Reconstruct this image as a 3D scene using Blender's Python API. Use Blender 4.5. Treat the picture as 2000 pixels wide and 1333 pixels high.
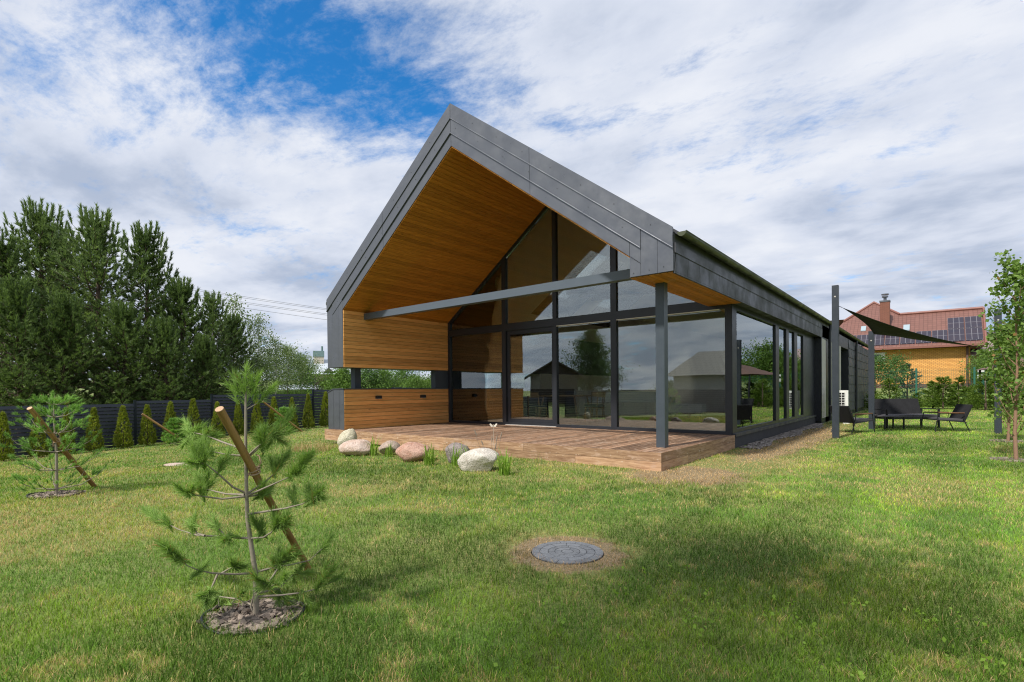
import bpy, math, random
import numpy as np
from mathutils import Vector, Matrix
for o in list(bpy.data.objects): bpy.data.objects.remove(o)
SC = bpy.context.scene
COL = SC.collection
RAD = math.radians
# ------------------------------------------------------------------ camera
CAM = np.array([13.4065, -8.2083, 1.043])
YAW, PITCH, ROLL, FPX = 0.6822, -0.0093, -0.0090, 1015.43
def cam_axes():
    F = np.array([-math.sin(YAW), math.cos(YAW), 0]); R = np.array([math.cos(YAW), math.sin(YAW), 0]); U = np.array([0, 0, 1.])
    F2 = F*math.cos(PITCH)+U*math.sin(PITCH); U2 = U*math.cos(PITCH)-F*math.sin(PITCH)
    return R*math.cos(ROLL)+U2*math.sin(ROLL), U2*math.cos(ROLL)-R*math.sin(ROLL), F2
R_, U_, F_ = cam_axes()
RH = np.array([math.cos(YAW), math.sin(YAW), 0]); FH = np.array([-math.sin(YAW), math.cos(YAW), 0])
cd = bpy.data.cameras.new('camera'); camo = bpy.data.objects.new('camera', cd); COL.objects.link(camo)
camo.matrix_world = Matrix(((R_[0], U_[0], -F_[0], CAM[0]), (R_[1], U_[1], -F_[1], CAM[1]), (R_[2], U_[2], -F_[2], CAM[2]), (0, 0, 0, 1)))
cd.sensor_width = 36; cd.lens = FPX/2000*36; cd.shift_y = 0.0531; cd.clip_start = 0.05; cd.clip_end = 3000
SC.camera = camo
# ------------------------------------------------------------------ render settings
SC.view_settings.view_transform = 'Standard'; SC.view_settings.look = 'None'
SC.view_settings.exposure = 0.07; SC.view_settings.gamma = 1
SC.cycles.denoising_prefilter = 'FAST'; SC.cycles.adaptive_threshold = 0.006; SC.cycles.filter_width = 1.15
SC.cycles.max_bounces = 10; SC.cycles.transparent_max_bounces = 24; SC.cycles.glossy_bounces = 4
SC.cycles.sample_clamp_indirect = 6; SC.cycles.caustics_reflective = False; SC.cycles.caustics_refractive = False
# ------------------------------------------------------------------ node helper
class N:
    def __init__(s, nt): s.nt = nt; nt.nodes.clear()
    def n(s, t, **kw):
        nd = s.nt.nodes.new(t); ins = kw.pop('ins', {})
        for k, v in kw.items(): setattr(nd, k, v)
        for k, v in ins.items(): s.set(nd.inputs[k], v)
        return nd
    def set(s, sock, v):
        if isinstance(v, bpy.types.NodeSocket): s.nt.links.new(v, sock)
        elif isinstance(v, bpy.types.Node): s.nt.links.new(v.outputs[0], sock)
        else:
            if isinstance(v, (tuple, list)) and len(v) == 3 and len(sock.default_value) == 4: v = (*v, 1)
            sock.default_value = v
    def math(s, op, a, b=0.0, c=0.0):
        return s.n('ShaderNodeMath', operation=op, ins={0: a, 1: b, 2: c}).outputs[0]
    def vmath(s, op, a, b=(0, 0, 0)):
        nd = s.n('ShaderNodeVectorMath', operation=op, ins={0: a, 1: b})
        return nd.outputs['Value'] if op in ('DISTANCE', 'DOT_PRODUCT', 'LENGTH') else nd.outputs[0]
    def scale(s, a, f):
        nd = s.n('ShaderNodeVectorMath', operation='SCALE', ins={0: a, 'Scale': f}); return nd.outputs[0]
    def ramp(s, f, a, b, lo=0.0, hi=1.0):
        return s.n('ShaderNodeMapRange', interpolation_type='SMOOTHSTEP', ins={0: f, 1: a, 2: b, 3: lo, 4: hi}).outputs[0]
    def mix(s, f, a, b, mode='MIX'):
        nd = s.n('ShaderNodeMix', data_type='RGBA', blend_type=mode); s.set(nd.inputs[0], f); s.set(nd.inputs[6], a); s.set(nd.inputs[7], b)
        return nd.outputs[2]
    def noise(s, vec, sc, det=4, rough=.55, dist=0.0, col=False):
        nd = s.n('ShaderNodeTexNoise', ins={'Scale': sc, 'Detail': det, 'Roughness': rough, 'Distortion': dist})
        if vec is not None: s.set(nd.inputs['Vector'], vec)
        return nd.outputs[1 if col else 0]
    def mapping(s, vec, sc=(1, 1, 1), loc=(0, 0, 0), rot=(0, 0, 0)):
        return s.n('ShaderNodeMapping', ins={'Vector': vec, 'Scale': sc, 'Location': loc, 'Rotation': rot}).outputs[0]
# ------------------------------------------------------------------ world
SUN_EL = RAD(50); SUN_DIR = np.array([-0.12, -1.0, 0.0]); SUN_DIR /= np.linalg.norm(SUN_DIR)
W = bpy.data.worlds.new('World'); SC.world = W; W.use_nodes = True
q = N(W.node_tree)
tc = q.n('ShaderNodeTexCoord').outputs['Generated']
sep = q.n('ShaderNodeSeparateXYZ', ins={0: tc})
zc = q.math('MAXIMUM', sep.outputs[2], 0.0)
den = q.math('ADD', zc, 0.16)
px_ = q.math('DIVIDE', sep.outputs[0], den); py_ = q.math('DIVIDE', sep.outputs[1], den)
P = q.n('ShaderNodeCombineXYZ', ins={0: px_, 1: py_, 2: 0.0}).outputs[0]
sky = q.n('ShaderNodeTexSky', sky_type='NISHITA', sun_disc=False, sun_elevation=SUN_EL,
          sun_rotation=math.atan2(SUN_DIR[0], SUN_DIR[1]), air_density=1.0, dust_density=0.6, ozone_density=2.2)
blue = q.mix(1.0, q.scale(sky.outputs[0], 0.125), (0.20, 0.92, 1.42), 'MULTIPLY')
Pd = q.vmath('ADD', P, q.scale(q.vmath('SUBTRACT', q.noise(P, .9, 2, .5, col=True), (.5, .5, .5)), 0.30))
n1 = q.noise(q.mapping(Pd, (1.0, 1.0, 1), (3.1, 1.7, 0), (0, 0, RAD(35))), 1.25, 12, .60, 0.0)
n2 = q.noise(q.mapping(Pd, (1.0, 1.55, 1), (7.1, 2.7, 0), (0, 0, RAD(-28))), 6.0, 11, .70, 0.1)
dens = q.math('ADD', q.math('MULTIPLY', n1, 0.46), q.math('MULTIPLY', n2, 0.54))
def blob(c, r, ang, sc):
    v = q.mapping(q.vmath('SUBTRACT', P, c), (sc[0], sc[1], 1), (0, 0, 0), (0, 0, ang))
    return q.ramp(q.vmath('LENGTH', v), r, 0.0)
def pp(d): return (d[0]/(d[2]+.16), d[1]/(d[2]+.16), 0)
b1 = blob(pp((-0.71, 0.49, 0.50)), 0.70, RAD(20), (1.45, 0.85))
b2 = blob(pp((-0.86, 0.22, 0.50)), 0.75, RAD(0), (1.0, 1.0))
b3 = blob(pp((-0.47, 0.76, 0.45)), 0.20, RAD(0), (1.0, 1.4))
b4 = blob(pp((-0.80, 0.52, 0.22)), 0.7, RAD(30), (1.3, .7))
clear = q.math('ADD', q.math('ADD', q.math('MULTIPLY', b1, 0.30), q.math('MULTIPLY', b2, 0.25)), q.math('ADD', q.math('MULTIPLY', b3, 0.16), q.math('MULTIPLY', b4, 0.04)))
dens = q.math('ADD', q.math('MULTIPLY', q.math('SUBTRACT', dens, 0.5), 1.45), 0.5)
dens = q.math('SUBTRACT', q.math('ADD', dens, 0.20), clear)
cover = q.ramp(dens, 0.28, 0.66)
n3 = q.noise(q.mapping(Pd, (1.0, 1.15, 1), (1.3, 9.2, 0), (0, 0, RAD(-20))), 1.7, 10, .52, 0.0)
n4 = q.noise(q.mapping(Pd, (1.0, 1.7, 1), (4.3, 3.2, 0), (0, 0, RAD(-30))), 5.0, 8, .60, 0.1)
sh = q.math('ADD', q.math('MULTIPLY', n3, 0.80), q.math('MULTIPLY', n4, 0.20))
low = q.math('MULTIPLY', q.ramp(sep.outputs[2], 0.40, 0.10), q.ramp(sep.outputs[0], -0.9, -0.1, 0.25, 1.0))
sh = q.math('SUBTRACT', sh, q.math('MULTIPLY', low, 0.10))
cl = q.mix(q.ramp(sh, 0.30, 0.50), (0.430, 0.500, 0.640), (0.670, 0.720, 0.830))
cl = q.mix(q.ramp(sh, 0.46, 0.62), cl, (0.80, 0.83, 0.90))
skyc = q.mix(cover, blue, cl)
below = q.ramp(sep.outputs[2], -0.02, 0.0)
skyc = q.mix(below, (0.10, 0.12, 0.06), skyc)
bg = q.n('ShaderNodeBackground', ins={'Color': skyc, 'Strength': 1.0})
q.n('ShaderNodeOutputWorld', ins={0: bg.outputs[0]})
# ------------------------------------------------------------------ sun (soft: thin cloud in front of it)
sd = bpy.data.lights.new('sun', 'SUN'); sd.energy = 5.0; sd.angle = RAD(4); sd.color = (1.0, 0.95, 0.87)
so = bpy.data.objects.new('sun', sd); COL.objects.link(so)
sv = Vector((SUN_DIR[0]*math.cos(SUN_EL), SUN_DIR[1]*math.cos(SUN_EL), math.sin(SUN_EL)))
so.rotation_euler = sv.to_track_quat('Z', 'Y').to_euler(); so.location = (0, -20, 30)
# ------------------------------------------------------------------ materials
def mat(name, fn):
    m = bpy.data.materials.new(name); m.use_nodes = True; k = N(m.node_tree); sh = fn(k)
    k.n('ShaderNodeOutputMaterial', ins={0: sh}); return m
def pbsdf(k, col, rough=.5, metal=0.0, bump=None, bs=.3, bd=.01, **kw):
    ins = {'Base Color': col, 'Roughness': rough, 'Metallic': metal}
    for a, b in kw.items(): ins[a.replace('_', ' ')] = b
    nd = k.n('ShaderNodeBsdfPrincipled', ins=ins)
    if bump is not None: k.set(nd.inputs['Normal'], k.n('ShaderNodeBump', ins={'Height': bump, 'Strength': bs, 'Distance': bd}).outputs[0])
    return nd.outputs[0]
def UV(k): return k.n('ShaderNodeUVMap').outputs[0]
def POS(k): return k.n('ShaderNodeNewGeometry').outputs['Position']
def RND(k): return k.n('ShaderNodeAttribute', attribute_name='rnd').outputs['Fac']
def plain(name, col, rough=.5, metal=0.0, var=.12, nsc=6, **kw):
    def f(k):
        n = k.noise(POS(k), nsc, 5)
        c = k.mix(n, tuple(x*(1-var) for x in col), tuple(x*(1+var) for x in col))
        return pbsdf(k, c, k.ramp(n, .3, .7, rough*.9, min(1, rough*1.1)), metal, bump=k.noise(POS(k), nsc*8, 3), bs=.08, bd=.003, **kw)
    return mat(name, f)
def wood(name, dark, light, knots=True, rough=.55, grain=1.0, weather=None, spec=.3, tv=.42):
    def f(k):
        uv = UV(k); r = RND(k)
        off = k.n('ShaderNodeCombineXYZ', ins={0: k.math('MULTIPLY', r, 37.0), 1: k.math('MULTIPLY', r, 91.0), 2: k.math('MULTIPLY', r, 11.0)}).outputs[0]
        v = k.vmath('ADD', uv, off)
        g = k.noise(k.mapping(v, (1.2, 26*grain, 1)), 2.2, 6, .6, .6)
        g2 = k.noise(k.mapping(v, (4, 90*grain, 1)), 2.0, 3, .6)
        c = k.mix(k.ramp(g, .32, .68), dark, light)
        c = k.mix(k.math('MULTIPLY', k.ramp(g2, .5, .8), .22), c, tuple(x*.55 for x in dark))
        tone = k.math('ADD', k.math('MULTIPLY', r, tv), 1.0-tv*.5)
        c = k.mix(1.0, c, k.n('ShaderNodeCombineXYZ', ins={0: tone, 1: tone, 2: tone}).outputs[0], 'MULTIPLY')
        if knots:
            vo = k.n('ShaderNodeTexVoronoi', ins={'Vector': k.mapping(v, (1.1, 5.5, 1)), 'Scale': 1.4})
            c = k.mix(k.ramp(vo.outputs['Distance'], .085, .03), c, tuple(x*.3 for x in dark))
        if weather:
            w = k.noise(k.mapping(v, (2.0, 6, 1)), 1.6, 5, .65)
            c = k.mix(k.ramp(w, .50, .68, 0, .75), c, weather)
            w2 = k.noise(k.mapping(v, (7, 16, 1)), 2.0, 2, .5)
            c = k.mix(k.ramp(w2, .67, .74, 0, .8), c, (.58, .47, .36))
        return pbsdf(k, c, rough, bump=g2, bs=.25, bd=.003, Specular_IOR_Level=spec)
    return mat(name, f)
M = {}
def metal_sheet(name, col, rough=.42, metal=.35):
    def f(k):
        p = POS(k); n = k.noise(p, 1.7, 3, .5); n2 = k.noise(p, 14, 4, .6)
        c = k.mix(n2, tuple(x*.92 for x in col), tuple(x*1.08 for x in col)); c = k.mix(k.ramp(k.noise(k.mapping(p, (3, 3, .35)), 3.0, 4, .6), .5, .75, 0, .10), c, tuple(x*1.4 for x in col))
        return pbsdf(k, c, k.ramp(k.noise(p, 2.3, 5, .6), .3, .7, rough*.75, rough*1.35), metal, bump=n, bs=.5, bd=.035)
    return mat(name, f)
M['sheet'] = metal_sheet('grey_sheet_metal', (.132, .140, .160), .36, .5)
M['sheetdark'] = metal_sheet('dark_sheet_metal', (.070, .072, .082), .5)
M['roofmetal'] = metal_sheet('roof_metal', (.05, .053, .06), .45)
M['gutter'] = metal_sheet('gutter_metal', (.075, .085, .05), .4, .5)  # olive of the mirrored surroundings is put into the base colour
M['frame'] = plain('anthracite_frame', (.020, .023, .030), .38, var=.06)
M['steel'] = plain('painted_steel', (.085, .105, .130), .38, var=.10, nsc=3)
M['post'] = plain('painted_post', (.050, .064, .080), .42, var=.10, nsc=5)
M['postdark'] = plain('sail_post_paint', (.030, .038, .050), .45, var=.08)
M['black'] = plain('black_plastic', (.012, .012, .013), .5)
M['plinth'] = plain('plinth_render', (.035, .036, .042), .8, var=.25, nsc=3)
M['plaster'] = plain('white_plaster', (.78, .76, .70), .9, var=.05)
M['floorin'] = wood('oak_floor', (.38, .25, .15), (.50, .35, .22), False)
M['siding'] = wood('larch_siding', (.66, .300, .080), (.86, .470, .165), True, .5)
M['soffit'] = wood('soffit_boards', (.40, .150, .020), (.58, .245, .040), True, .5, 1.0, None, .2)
M['indark'] = wood('dark_interior_boards', (.05, .028, .016), (.085, .048, .028), False)
M['deck'] = wood('deck_boards', (.175, .100, .062), (.34, .212, .135), True, .6, .8, (.42, .31, .23), .3, .95)
M['edge'] = wood('deck_edge_boards', (.26, .145, .082), (.47, .300, .180), True, .65, .6, (.48, .33, .24))
M['stake'] = wood('stake_wood', (.22, .115, .04), (.40, .235, .09), True, .6, .5)
M['stakeend'] = plain('cut_wood', (.52, .34, .20), .8)
M['rope'] = plain('hemp_rope', (.38, .27, .17), .9, var=.3, nsc=60)
M['oak'] = wood('oak_furniture', (.40, .26, .11), (.55, .38, .18), False)
M['sofa'] = plain('sofa_fabric', (.62, .64, .63), .95, var=.08)
M['black_metal'] = plain('black_metal', (.012, .013, .015), .45)
M['blackfab'] = plain('black_mesh_fabric', (.010, .010, .012), .9)
M['cushion'] = plain('grey_cushion', (.085, .08, .09), .95, var=.12, nsc=20)
M['armwood'] = wood('armrest_wood', (.22, .10, .05), (.32, .16, .08), False)
M['sail'] = plain('sail_cloth', (.028, .030, .026), .9, var=.08)
M['white'] = plain('white_enamel', (.72, .72, .68), .4, var=.04)
M['lightpanel'] = metal_sheet('light_wall_panel', (.45, .43, .40), .6, 0)
M['mortar'] = plain('dark_void', (.01, .01, .01), .9)
def glassf(reflect, tint):
    def f(k):
        lw = k.n('ShaderNodeFresnel', ins={'IOR': 1.5})
        fac = k.math('MINIMUM', k.math('ADD', k.math('MULTIPLY', lw.outputs[0], .9), reflect), 1.0)
        b = k.n('ShaderNodeBump', ins={'Height': k.noise(POS(k), .55, 2, .4), 'Strength': .06, 'Distance': .05})
        g = k.n('ShaderNodeBsdfGlossy', ins={'Color': (.90, .97, .97), 'Roughness': 0.0, 'Normal': b.outputs[0]})
        t = k.n('ShaderNodeBsdfTransparent', ins={'Color': tint})
        return k.n('ShaderNodeMixShader', ins={0: fac, 1: t.outputs[0], 2: g.outputs[0]}).outputs[0]
    return f
M['glass'] = mat('solar_glass', glassf(.120, (.98, .985, .95)))
M['glassside'] = mat('side_solar_glass', glassf(.18, (.93, .95, .90)))
M['glasswin'] = mat('window_glass', lambda k: pbsdf(k, (.10, .13, .15), .03, 0.0, Specular_IOR_Level=1.0))
def rock(name, a, b, c):
    def f(k):
        p = k.n('ShaderNodeTexCoord').outputs['Object']
        n = k.noise(p, 7, 9, .7, .6); n2 = k.noise(p, 34, 5, .75); n3 = k.noise(p, 70, 3, .65)
        cc = k.mix(k.ramp(n, .35, .62), a, b); cc = k.mix(k.ramp(n2, .5, .72), cc, c); cc = k.mix(k.ramp(n3, .56, .68, 0, .65), cc, (.08, .07, .06))
        return pbsdf(k, cc, .85, bump=k.math('ADD', n, k.math('MULTIPLY', n2, .35)), bs=.9, bd=.05)
    return mat(name, f)
M['rock_white'] = rock('pale_granite', (.52, .48, .42), (.68, .63, .56), (.36, .29, .22))
M['rock_pink'] = rock('pink_granite', (.44, .24, .17), (.56, .36, .28), (.26, .15, .11))
M['rock_rose'] = rock('pale_pink_granite', (.52, .38, .30), (.62, .50, .43), (.36, .24, .18))
M['rock_grey'] = rock('grey_granite', (.22, .18, .17), (.33, .28, .26), (.13, .11, .11))
M['rock_brown'] = rock('brown_granite', (.34, .25, .20), (.46, .36, .30), (.20, .15, .13))
M['rock_cream'] = rock('cream_stone', (.55, .51, .36), (.62, .58, .45), (.34, .30, .20))
M['slate'] = mat('slate_chips', lambda k: pbsdf(k, k.mix(k.noise(POS(k), 60, 4), k.mix(RND(k), (.06, .048, .040), (.27, .21, .165)), k.mix(RND(k), (.11, .085, .068), (.34, .28, .23))), .85, bump=k.noise(POS(k), 120, 3), bs=.4, bd=.004))
M['gravel'] = mat('gravel_stone', lambda k: pbsdf(k, k.mix(RND(k), (.12, .10, .09), (.40, .36, .33)), .85))
def foliage(name, a, b, dry=None, trans=.30, rough=.6):
    def f(k):
        r = RND(k); c = k.mix(r, a, b)
        n = k.noise(POS(k), 1.6, 2)
        c = k.mix(k.ramp(n, .35, .65, 0, .35), c, tuple(x*1.45 for x in b))
        if dry: c = k.mix(k.ramp(r, .915, .925), c, dry)
        p = k.n('ShaderNodeBsdfPrincipled', ins={'Base Color': c, 'Roughness': rough, 'Specular IOR Level': .25})
        t = k.n('ShaderNodeBsdfTranslucent', ins={'Color': k.mix(1.0, c, (1.25, 1.35, .7), 'MULTIPLY')})
        return k.n('ShaderNodeMixShader', ins={0: trans, 1: p.outputs[0], 2: t.outputs[0]}).outputs[0]
    return mat(name, f)
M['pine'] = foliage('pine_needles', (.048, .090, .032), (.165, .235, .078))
M['pine_pale'] = foliage('pine_needles_pale', (.070, .120, .046), (.215, .290, .110))  # paler needle tone for one of the pine shapes
M['sapling'] = foliage('long_pine_needles', (.095, .180, .042), (.29, .43, .11), (.42, .20, .08), .30)
M['sapling_bright'] = foliage('bright_pine_needles', (.10, .215, .050), (.27, .46, .11), (.42, .20, .08), .25)
M['thuja'] = foliage('thuja_foliage', (.080, .115, .014), (.30, .34, .045), (.20, .10, .03))
M['birch'] = foliage('birch_leaves', (.045, .085, .025), (.110, .170, .060))
M['willow'] = foliage('greyish_leaves', (.080, .130, .045), (.210, .270, .120))
M['bush'] = foliage('bush_leaves', (.045, .100, .018), (.130, .220, .040))
M['bushdark'] = foliage('dark_bush_leaves', (.035, .080, .020), (.095, .175, .045))
M['plum'] = foliage('purple_bush_leaves', (.040, .025, .022), (.090, .055, .045))
M['young'] = foliage('young_tree_leaves', (.070, .140, .028), (.200, .300, .070), (.30, .17, .06), .4)
M['conif'] = foliage('young_spruce', (.050, .105, .014), (.150, .225, .035))
M['bluespruce'] = foliage('blue_spruce', (.050, .080, .065), (.110, .155, .130))
M['reed'] = foliage('reed_leaves', (.110, .210, .020), (.260, .400, .060), None, .4)
M['straw'] = foliage('dry_grass', (.24, .16, .07), (.48, .35, .18), None, .2)
M['seed'] = plain('seed_spike', (.24, .19, .15), .9, var=.3, nsc=50)
M['seedpale'] = plain('pale_seed_head', (.55, .50, .42), .9)
M['bark'] = plain('pine_bark', (.085, .058, .040), .95, var=.45, nsc=14)
M['barkgrey'] = plain('grey_young_bark', (.26, .225, .175), .9, var=.3, nsc=40)
M['barkred'] = plain('reddish_bark', (.26, .155, .10), .9, var=.35, nsc=30)
M['barkwhite'] = plain('birch_bark', (.50, .48, .44), .85, var=.4, nsc=20)
M['greenmetal'] = plain('green_wire', (.02, .12, .08), .5)
M['wire'] = plain('cable_black', (.03, .03, .03), .6)
M['fence'] = mat('anthracite_fence_slats', lambda k: pbsdf(k, (.010, .016, .027), .42, .0))
def ctrl(name, fn): return mat(name, fn)
def lawncol(k, p):
    n = k.noise(p, .35, 4, .6); n2 = k.noise(p, 3.0, 4, .6); n3 = k.noise(p, 30, 3, .6)
    c = k.mix(k.ramp(n, .38, .62), (.110, .195, .030), (.230, .260, .070))
    c = k.mix(k.ramp(n2, .50, .75, 0, .6), c, (.26, .21, .10))
    d1 = k.vmath('LENGTH', k.vmath('MULTIPLY', k.vmath('SUBTRACT', p, (11.05, -4.60, -.3)), (1, 1, 0)))
    d2 = k.vmath('LENGTH', k.vmath('MULTIPLY', k.vmath('SUBTRACT', p, (10.4, -.2, -.3)), (.72, .62, 0)))
    d3 = k.vmath('LENGTH', k.vmath('MULTIPLY', k.vmath('SUBTRACT', p, (10.7, 7.0, -.3)), (1.1, .13, 0)))
    m = k.math('MAXIMUM', k.ramp(d1, .66, .34), k.math('MAXIMUM', k.ramp(d2, 1.0, .3), k.ramp(d3, 1.0, .4)))
    n5 = k.noise(p, 9.0, 6, .75)
    c = k.mix(k.ramp(k.math('ADD', m, k.math('MULTIPLY', k.math('SUBTRACT', n5, .5), 1.8)), .42, .75, 0, .9), c, (.27, .185, .115))
    return k.mix(k.ramp(n3, .35, .7, 0, .6), c, (.05, .065, .02))
M['ground'] = mat('lawn_ground', lambda k: pbsdf(k, lawncol(k, POS(k)), .95, bump=k.noise(POS(k), 60, 3), bs=.5, bd=.02))
def attrcol(k, nm='col'): return k.n('ShaderNodeAttribute', attribute_name=nm).outputs['Color']
def grassf(k):
    c = attrcol(k)
    p = k.n('ShaderNodeBsdfPrincipled', ins={'Base Color': c, 'Roughness': .55, 'Specular IOR Level': .25})
    t = k.n('ShaderNodeBsdfTranslucent', ins={'Color': k.mix(1.0, c, (1.15, 1.12, .8), 'MULTIPLY')})
    return k.n('ShaderNodeMixShader', ins={0: .3, 1: p.outputs[0], 2: t.outputs[0]}).outputs[0]
M['grass'] = mat('grass_blades', grassf)
def brickm(name, c1, c2, mor, bw, bh, ms, bump=.5, rough=.8, off=.5):
    def f(k):
        b = k.n('ShaderNodeTexBrick', offset=off, ins={'Vector': UV(k), 'Color1': c1, 'Color2': c2, 'Mortar': mor, 'Scale': 1.0, 'Mortar Size': ms, 'Bias': 0.0, 'Brick Width': bw, 'Row Height': bh})
        return pbsdf(k, k.mix(k.math('MULTIPLY', k.noise(POS(k), 2, 4), .25), b.outputs[0], (.15, .08, .04)), rough, bump=k.math('SUBTRACT', 1.0, b.outputs['Fac']), bs=bump, bd=.02)
    return mat(name, f)
M['brick'] = brickm('yellow_brick', (.74, .36, .085), (.84, .44, .12), (.42, .19, .06), .30, .12, .016)
M['brickbase'] = plain('brown_plinth', (.13, .07, .055), .9)
M['redtile'] = brickm('red_roof_tile', (.160, .070, .057), (.190, .084, .068), (.105, .046, .038), .34, .38, .016, .8, .55, 0.0)
M['greytile'] = brickm('grey_roof_tile', (.22, .22, .21), (.27, .27, .255), (.07, .07, .07), .4, .35, .03, .8, .5)
M['chimney'] = brickm('chimney_brick', (.20, .075, .05), (.24, .09, .06), (.12, .05, .04), .3, .1, .01)
M['solar'] = brickm('solar_cells', (.010, .014, .035), (.014, .018, .042), (.15, .155, .18), .42, 1.0, .022, .1, .15, 0.0)
M['whiteroof'] = plain('white_metal_roof', (.44, .48, .52), .4)
M['cream'] = plain('cream_wall', (.50, .44, .36), .9)
M['greywall'] = plain('grey_wall', (.42, .42, .42), .9)
M['darkwall'] = plain('dark_house_wall', (.05, .045, .045), .9)
M['mauveroof'] = plain('mauve_roof', (.30, .21, .21), .6)
M['darkroof'] = plain('dark_roof', (.07, .065, .06), .7)
M['blueprint'] = plain('blue_print', (.10, .24, .32), .9, var=.3)
M['orangeprint'] = plain('orange_print', (.32, .15, .07), .9, var=.3)
M['bluespruce_cap'] = plain('teal_metal', (.16, .24, .25), .6)
M['paper'] = plain('paper', (.42, .46, .44), .8)
# ------------------------------------------------------------------ mesh builder
class MB:
    def __init__(s): s.v = []; s.f = []; s.uv = []; s.r = []; s.m = []; s.sm = []
    def face(s, pts, uv=None, r=0.5, m=0, smooth=False):
        b = len(s.v); s.v += [tuple(map(float, p)) for p in pts]; s.f.append(tuple(range(b, b+len(pts))))
        if uv is None:
            p = np.array(pts, float); e = p[1]-p[0]; e /= (np.linalg.norm(e)+1e-9)
            n = np.cross(p[1]-p[0], p[2]-p[0]); n /= (np.linalg.norm(n)+1e-9)
            if abs(n[2]) < .8: e = np.cross((0, 0, 1.), n); e /= (np.linalg.norm(e)+1e-9)
            t = np.cross(n, e); uv = [(float(x@e), float(x@t)) for x in p]
        s.uv += list(uv); s.r.append(r); s.m.append(m); s.sm.append(smooth)
    def hexa(s, c, r=.5, m=0):     # 8 corners: bottom 0-3 (ccw), top 4-7
        for q_ in ((0, 3, 2, 1), (4, 5, 6, 7), (0, 1, 5, 4), (1, 2, 6, 5), (2, 3, 7, 6), (3, 0, 4, 7)): s.face([c[i] for i in q_], r=r, m=m)
    def box(s, x0, x1, y0, y1, z0, z1, r=.5, m=0):
        s.hexa([(x0, y0, z0), (x1, y0, z0), (x1, y1, z0), (x0, y1, z0), (x0, y0, z1), (x1, y0, z1), (x1, y1, z1), (x0, y1, z1)], r, m)
    def board(s, o, A, B, Nn, r=None, m=0, ua=0.0):   # o origin, A along, B across, Nn thickness
        o, A, B, Nn = (np.array(x, float) for x in (o, A, B, Nn)); r = random.random() if r is None else r
        la, lb, ln = (np.linalg.norm(x) for x in (A, B, Nn))
        P = lambda a, b, c: o+A*a+B*b+Nn*c
        def qd(p4, du, dv): s.face(p4, [(ua, 0), (ua+du, 0), (ua+du, dv), (ua, dv)], r, m)
        qd([P(0, 0, 1), P(1, 0, 1), P(1, 1, 1), P(0, 1, 1)], la, lb); qd([P(0, 1, 0), P(1, 1, 0), P(1, 0, 0), P(0, 0, 0)], la, lb)
        qd([P(0, 0, 0), P(1, 0, 0), P(1, 0, 1), P(0, 0, 1)], la, ln); qd([P(0, 1, 1), P(1, 1, 1), P(1, 1, 0), P(0, 1, 0)], la, ln)
        qd([P(0, 1, 0), P(0, 0, 0), P(0, 0, 1), P(0, 1, 1)], lb, ln); qd([P(1, 0, 0), P(1, 1, 0), P(1, 1, 1), P(1, 0, 1)], lb, ln)
    def prism(s, poly, y0, y1, r=.5, m=0, axis='y'):
        def P(p, t): return (p[0], t, p[1]) if axis == 'y' else ((t, p[0], p[1]) if axis == 'x' else (p[0], p[1], t))
        n = len(poly)
        s.face([P(p, y0) for p in poly], r=r, m=m); s.face([P(p, y1) for p in reversed(poly)], r=r, m=m)
        for i in range(n):
            a, b = poly[i], poly[(i+1) % n]; s.face([P(b, y0), P(a, y0), P(a, y1), P(b, y1)], r=r, m=m)
    def tube(s, pts, rad, seg=8, r=None, m=0, cap=True, smooth=True):
        pts = [np.array(p, float) for p in pts]; r = random.random() if r is None else r
        if not hasattr(rad, '__len__'): rad = [rad]*len(pts)
        rings = []; L = [0.]
        for i in range(1, len(pts)): L.append(L[-1]+float(np.linalg.norm(pts[i]-pts[i-1])))
        ref = None
        for i, p in enumerate(pts):
            t = pts[min(i+1, len(pts)-1)]-pts[max(i-1, 0)]; t = t/(np.linalg.norm(t)+1e-9)
            if ref is None: ref = np.array((0, 0, 1.)) if abs(t[2]) < .9 else np.array((1., 0, 0))
            a = np.cross(t, ref); a /= (np.linalg.norm(a)+1e-9); b = np.cross(t, a); ref = np.cross(a, t)
            rings.append([p+(a*math.cos(2*math.pi*j/seg)+b*math.sin(2*math.pi*j/seg))*rad[i] for j in range(seg)])
        base = len(s.v)
        for rg in rings: s.v += [tuple(map(float, x)) for x in rg]
        for i in range(len(rings)-1):
            for j in range(seg):
                j2 = (j+1) % seg; s.f.append((base+i*seg+j, base+i*seg+j2, base+(i+1)*seg+j2, base+(i+1)*seg+j))
                c = 2*math.pi*rad[i]
                s.uv += [(L[i], c*j/seg), (L[i], c*(j+1)/seg), (L[i+1], c*(j+1)/seg), (L[i+1], c*j/seg)]
                s.r.append(r); s.m.append(m); s.sm.append(smooth)
        if cap:
            for rg in (rings[0][::-1], rings[-1]): s.face(rg, r=r, m=m)
    def build(s, name, mats, parent=None, local=False, bevel=0):
        me = bpy.data.meshes.new(name); v = np.array(s.v)
        if parent is not None and not local:
            o = parent
            while o is not None: v = v-np.array(o.location); o = o.parent
        me.from_pydata(v.tolist(), [], s.f)
        uvl = me.uv_layers.new(name='UVMap'); uvl.data.foreach_set('uv', np.array(s.uv, float).ravel())
        at = me.attributes.new('rnd', 'FLOAT', 'FACE'); at.data.foreach_set('value', np.array(s.r, float))
        me.polygons.foreach_set('material_index', s.m); me.polygons.foreach_set('use_smooth', s.sm)
        for mm in (mats if isinstance(mats, (list, tuple)) else [mats]): me.materials.append(mm)
        me.update(); o = bpy.data.objects.new(name, me); COL.objects.link(o)
        if parent is not None: o.parent = parent
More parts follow.
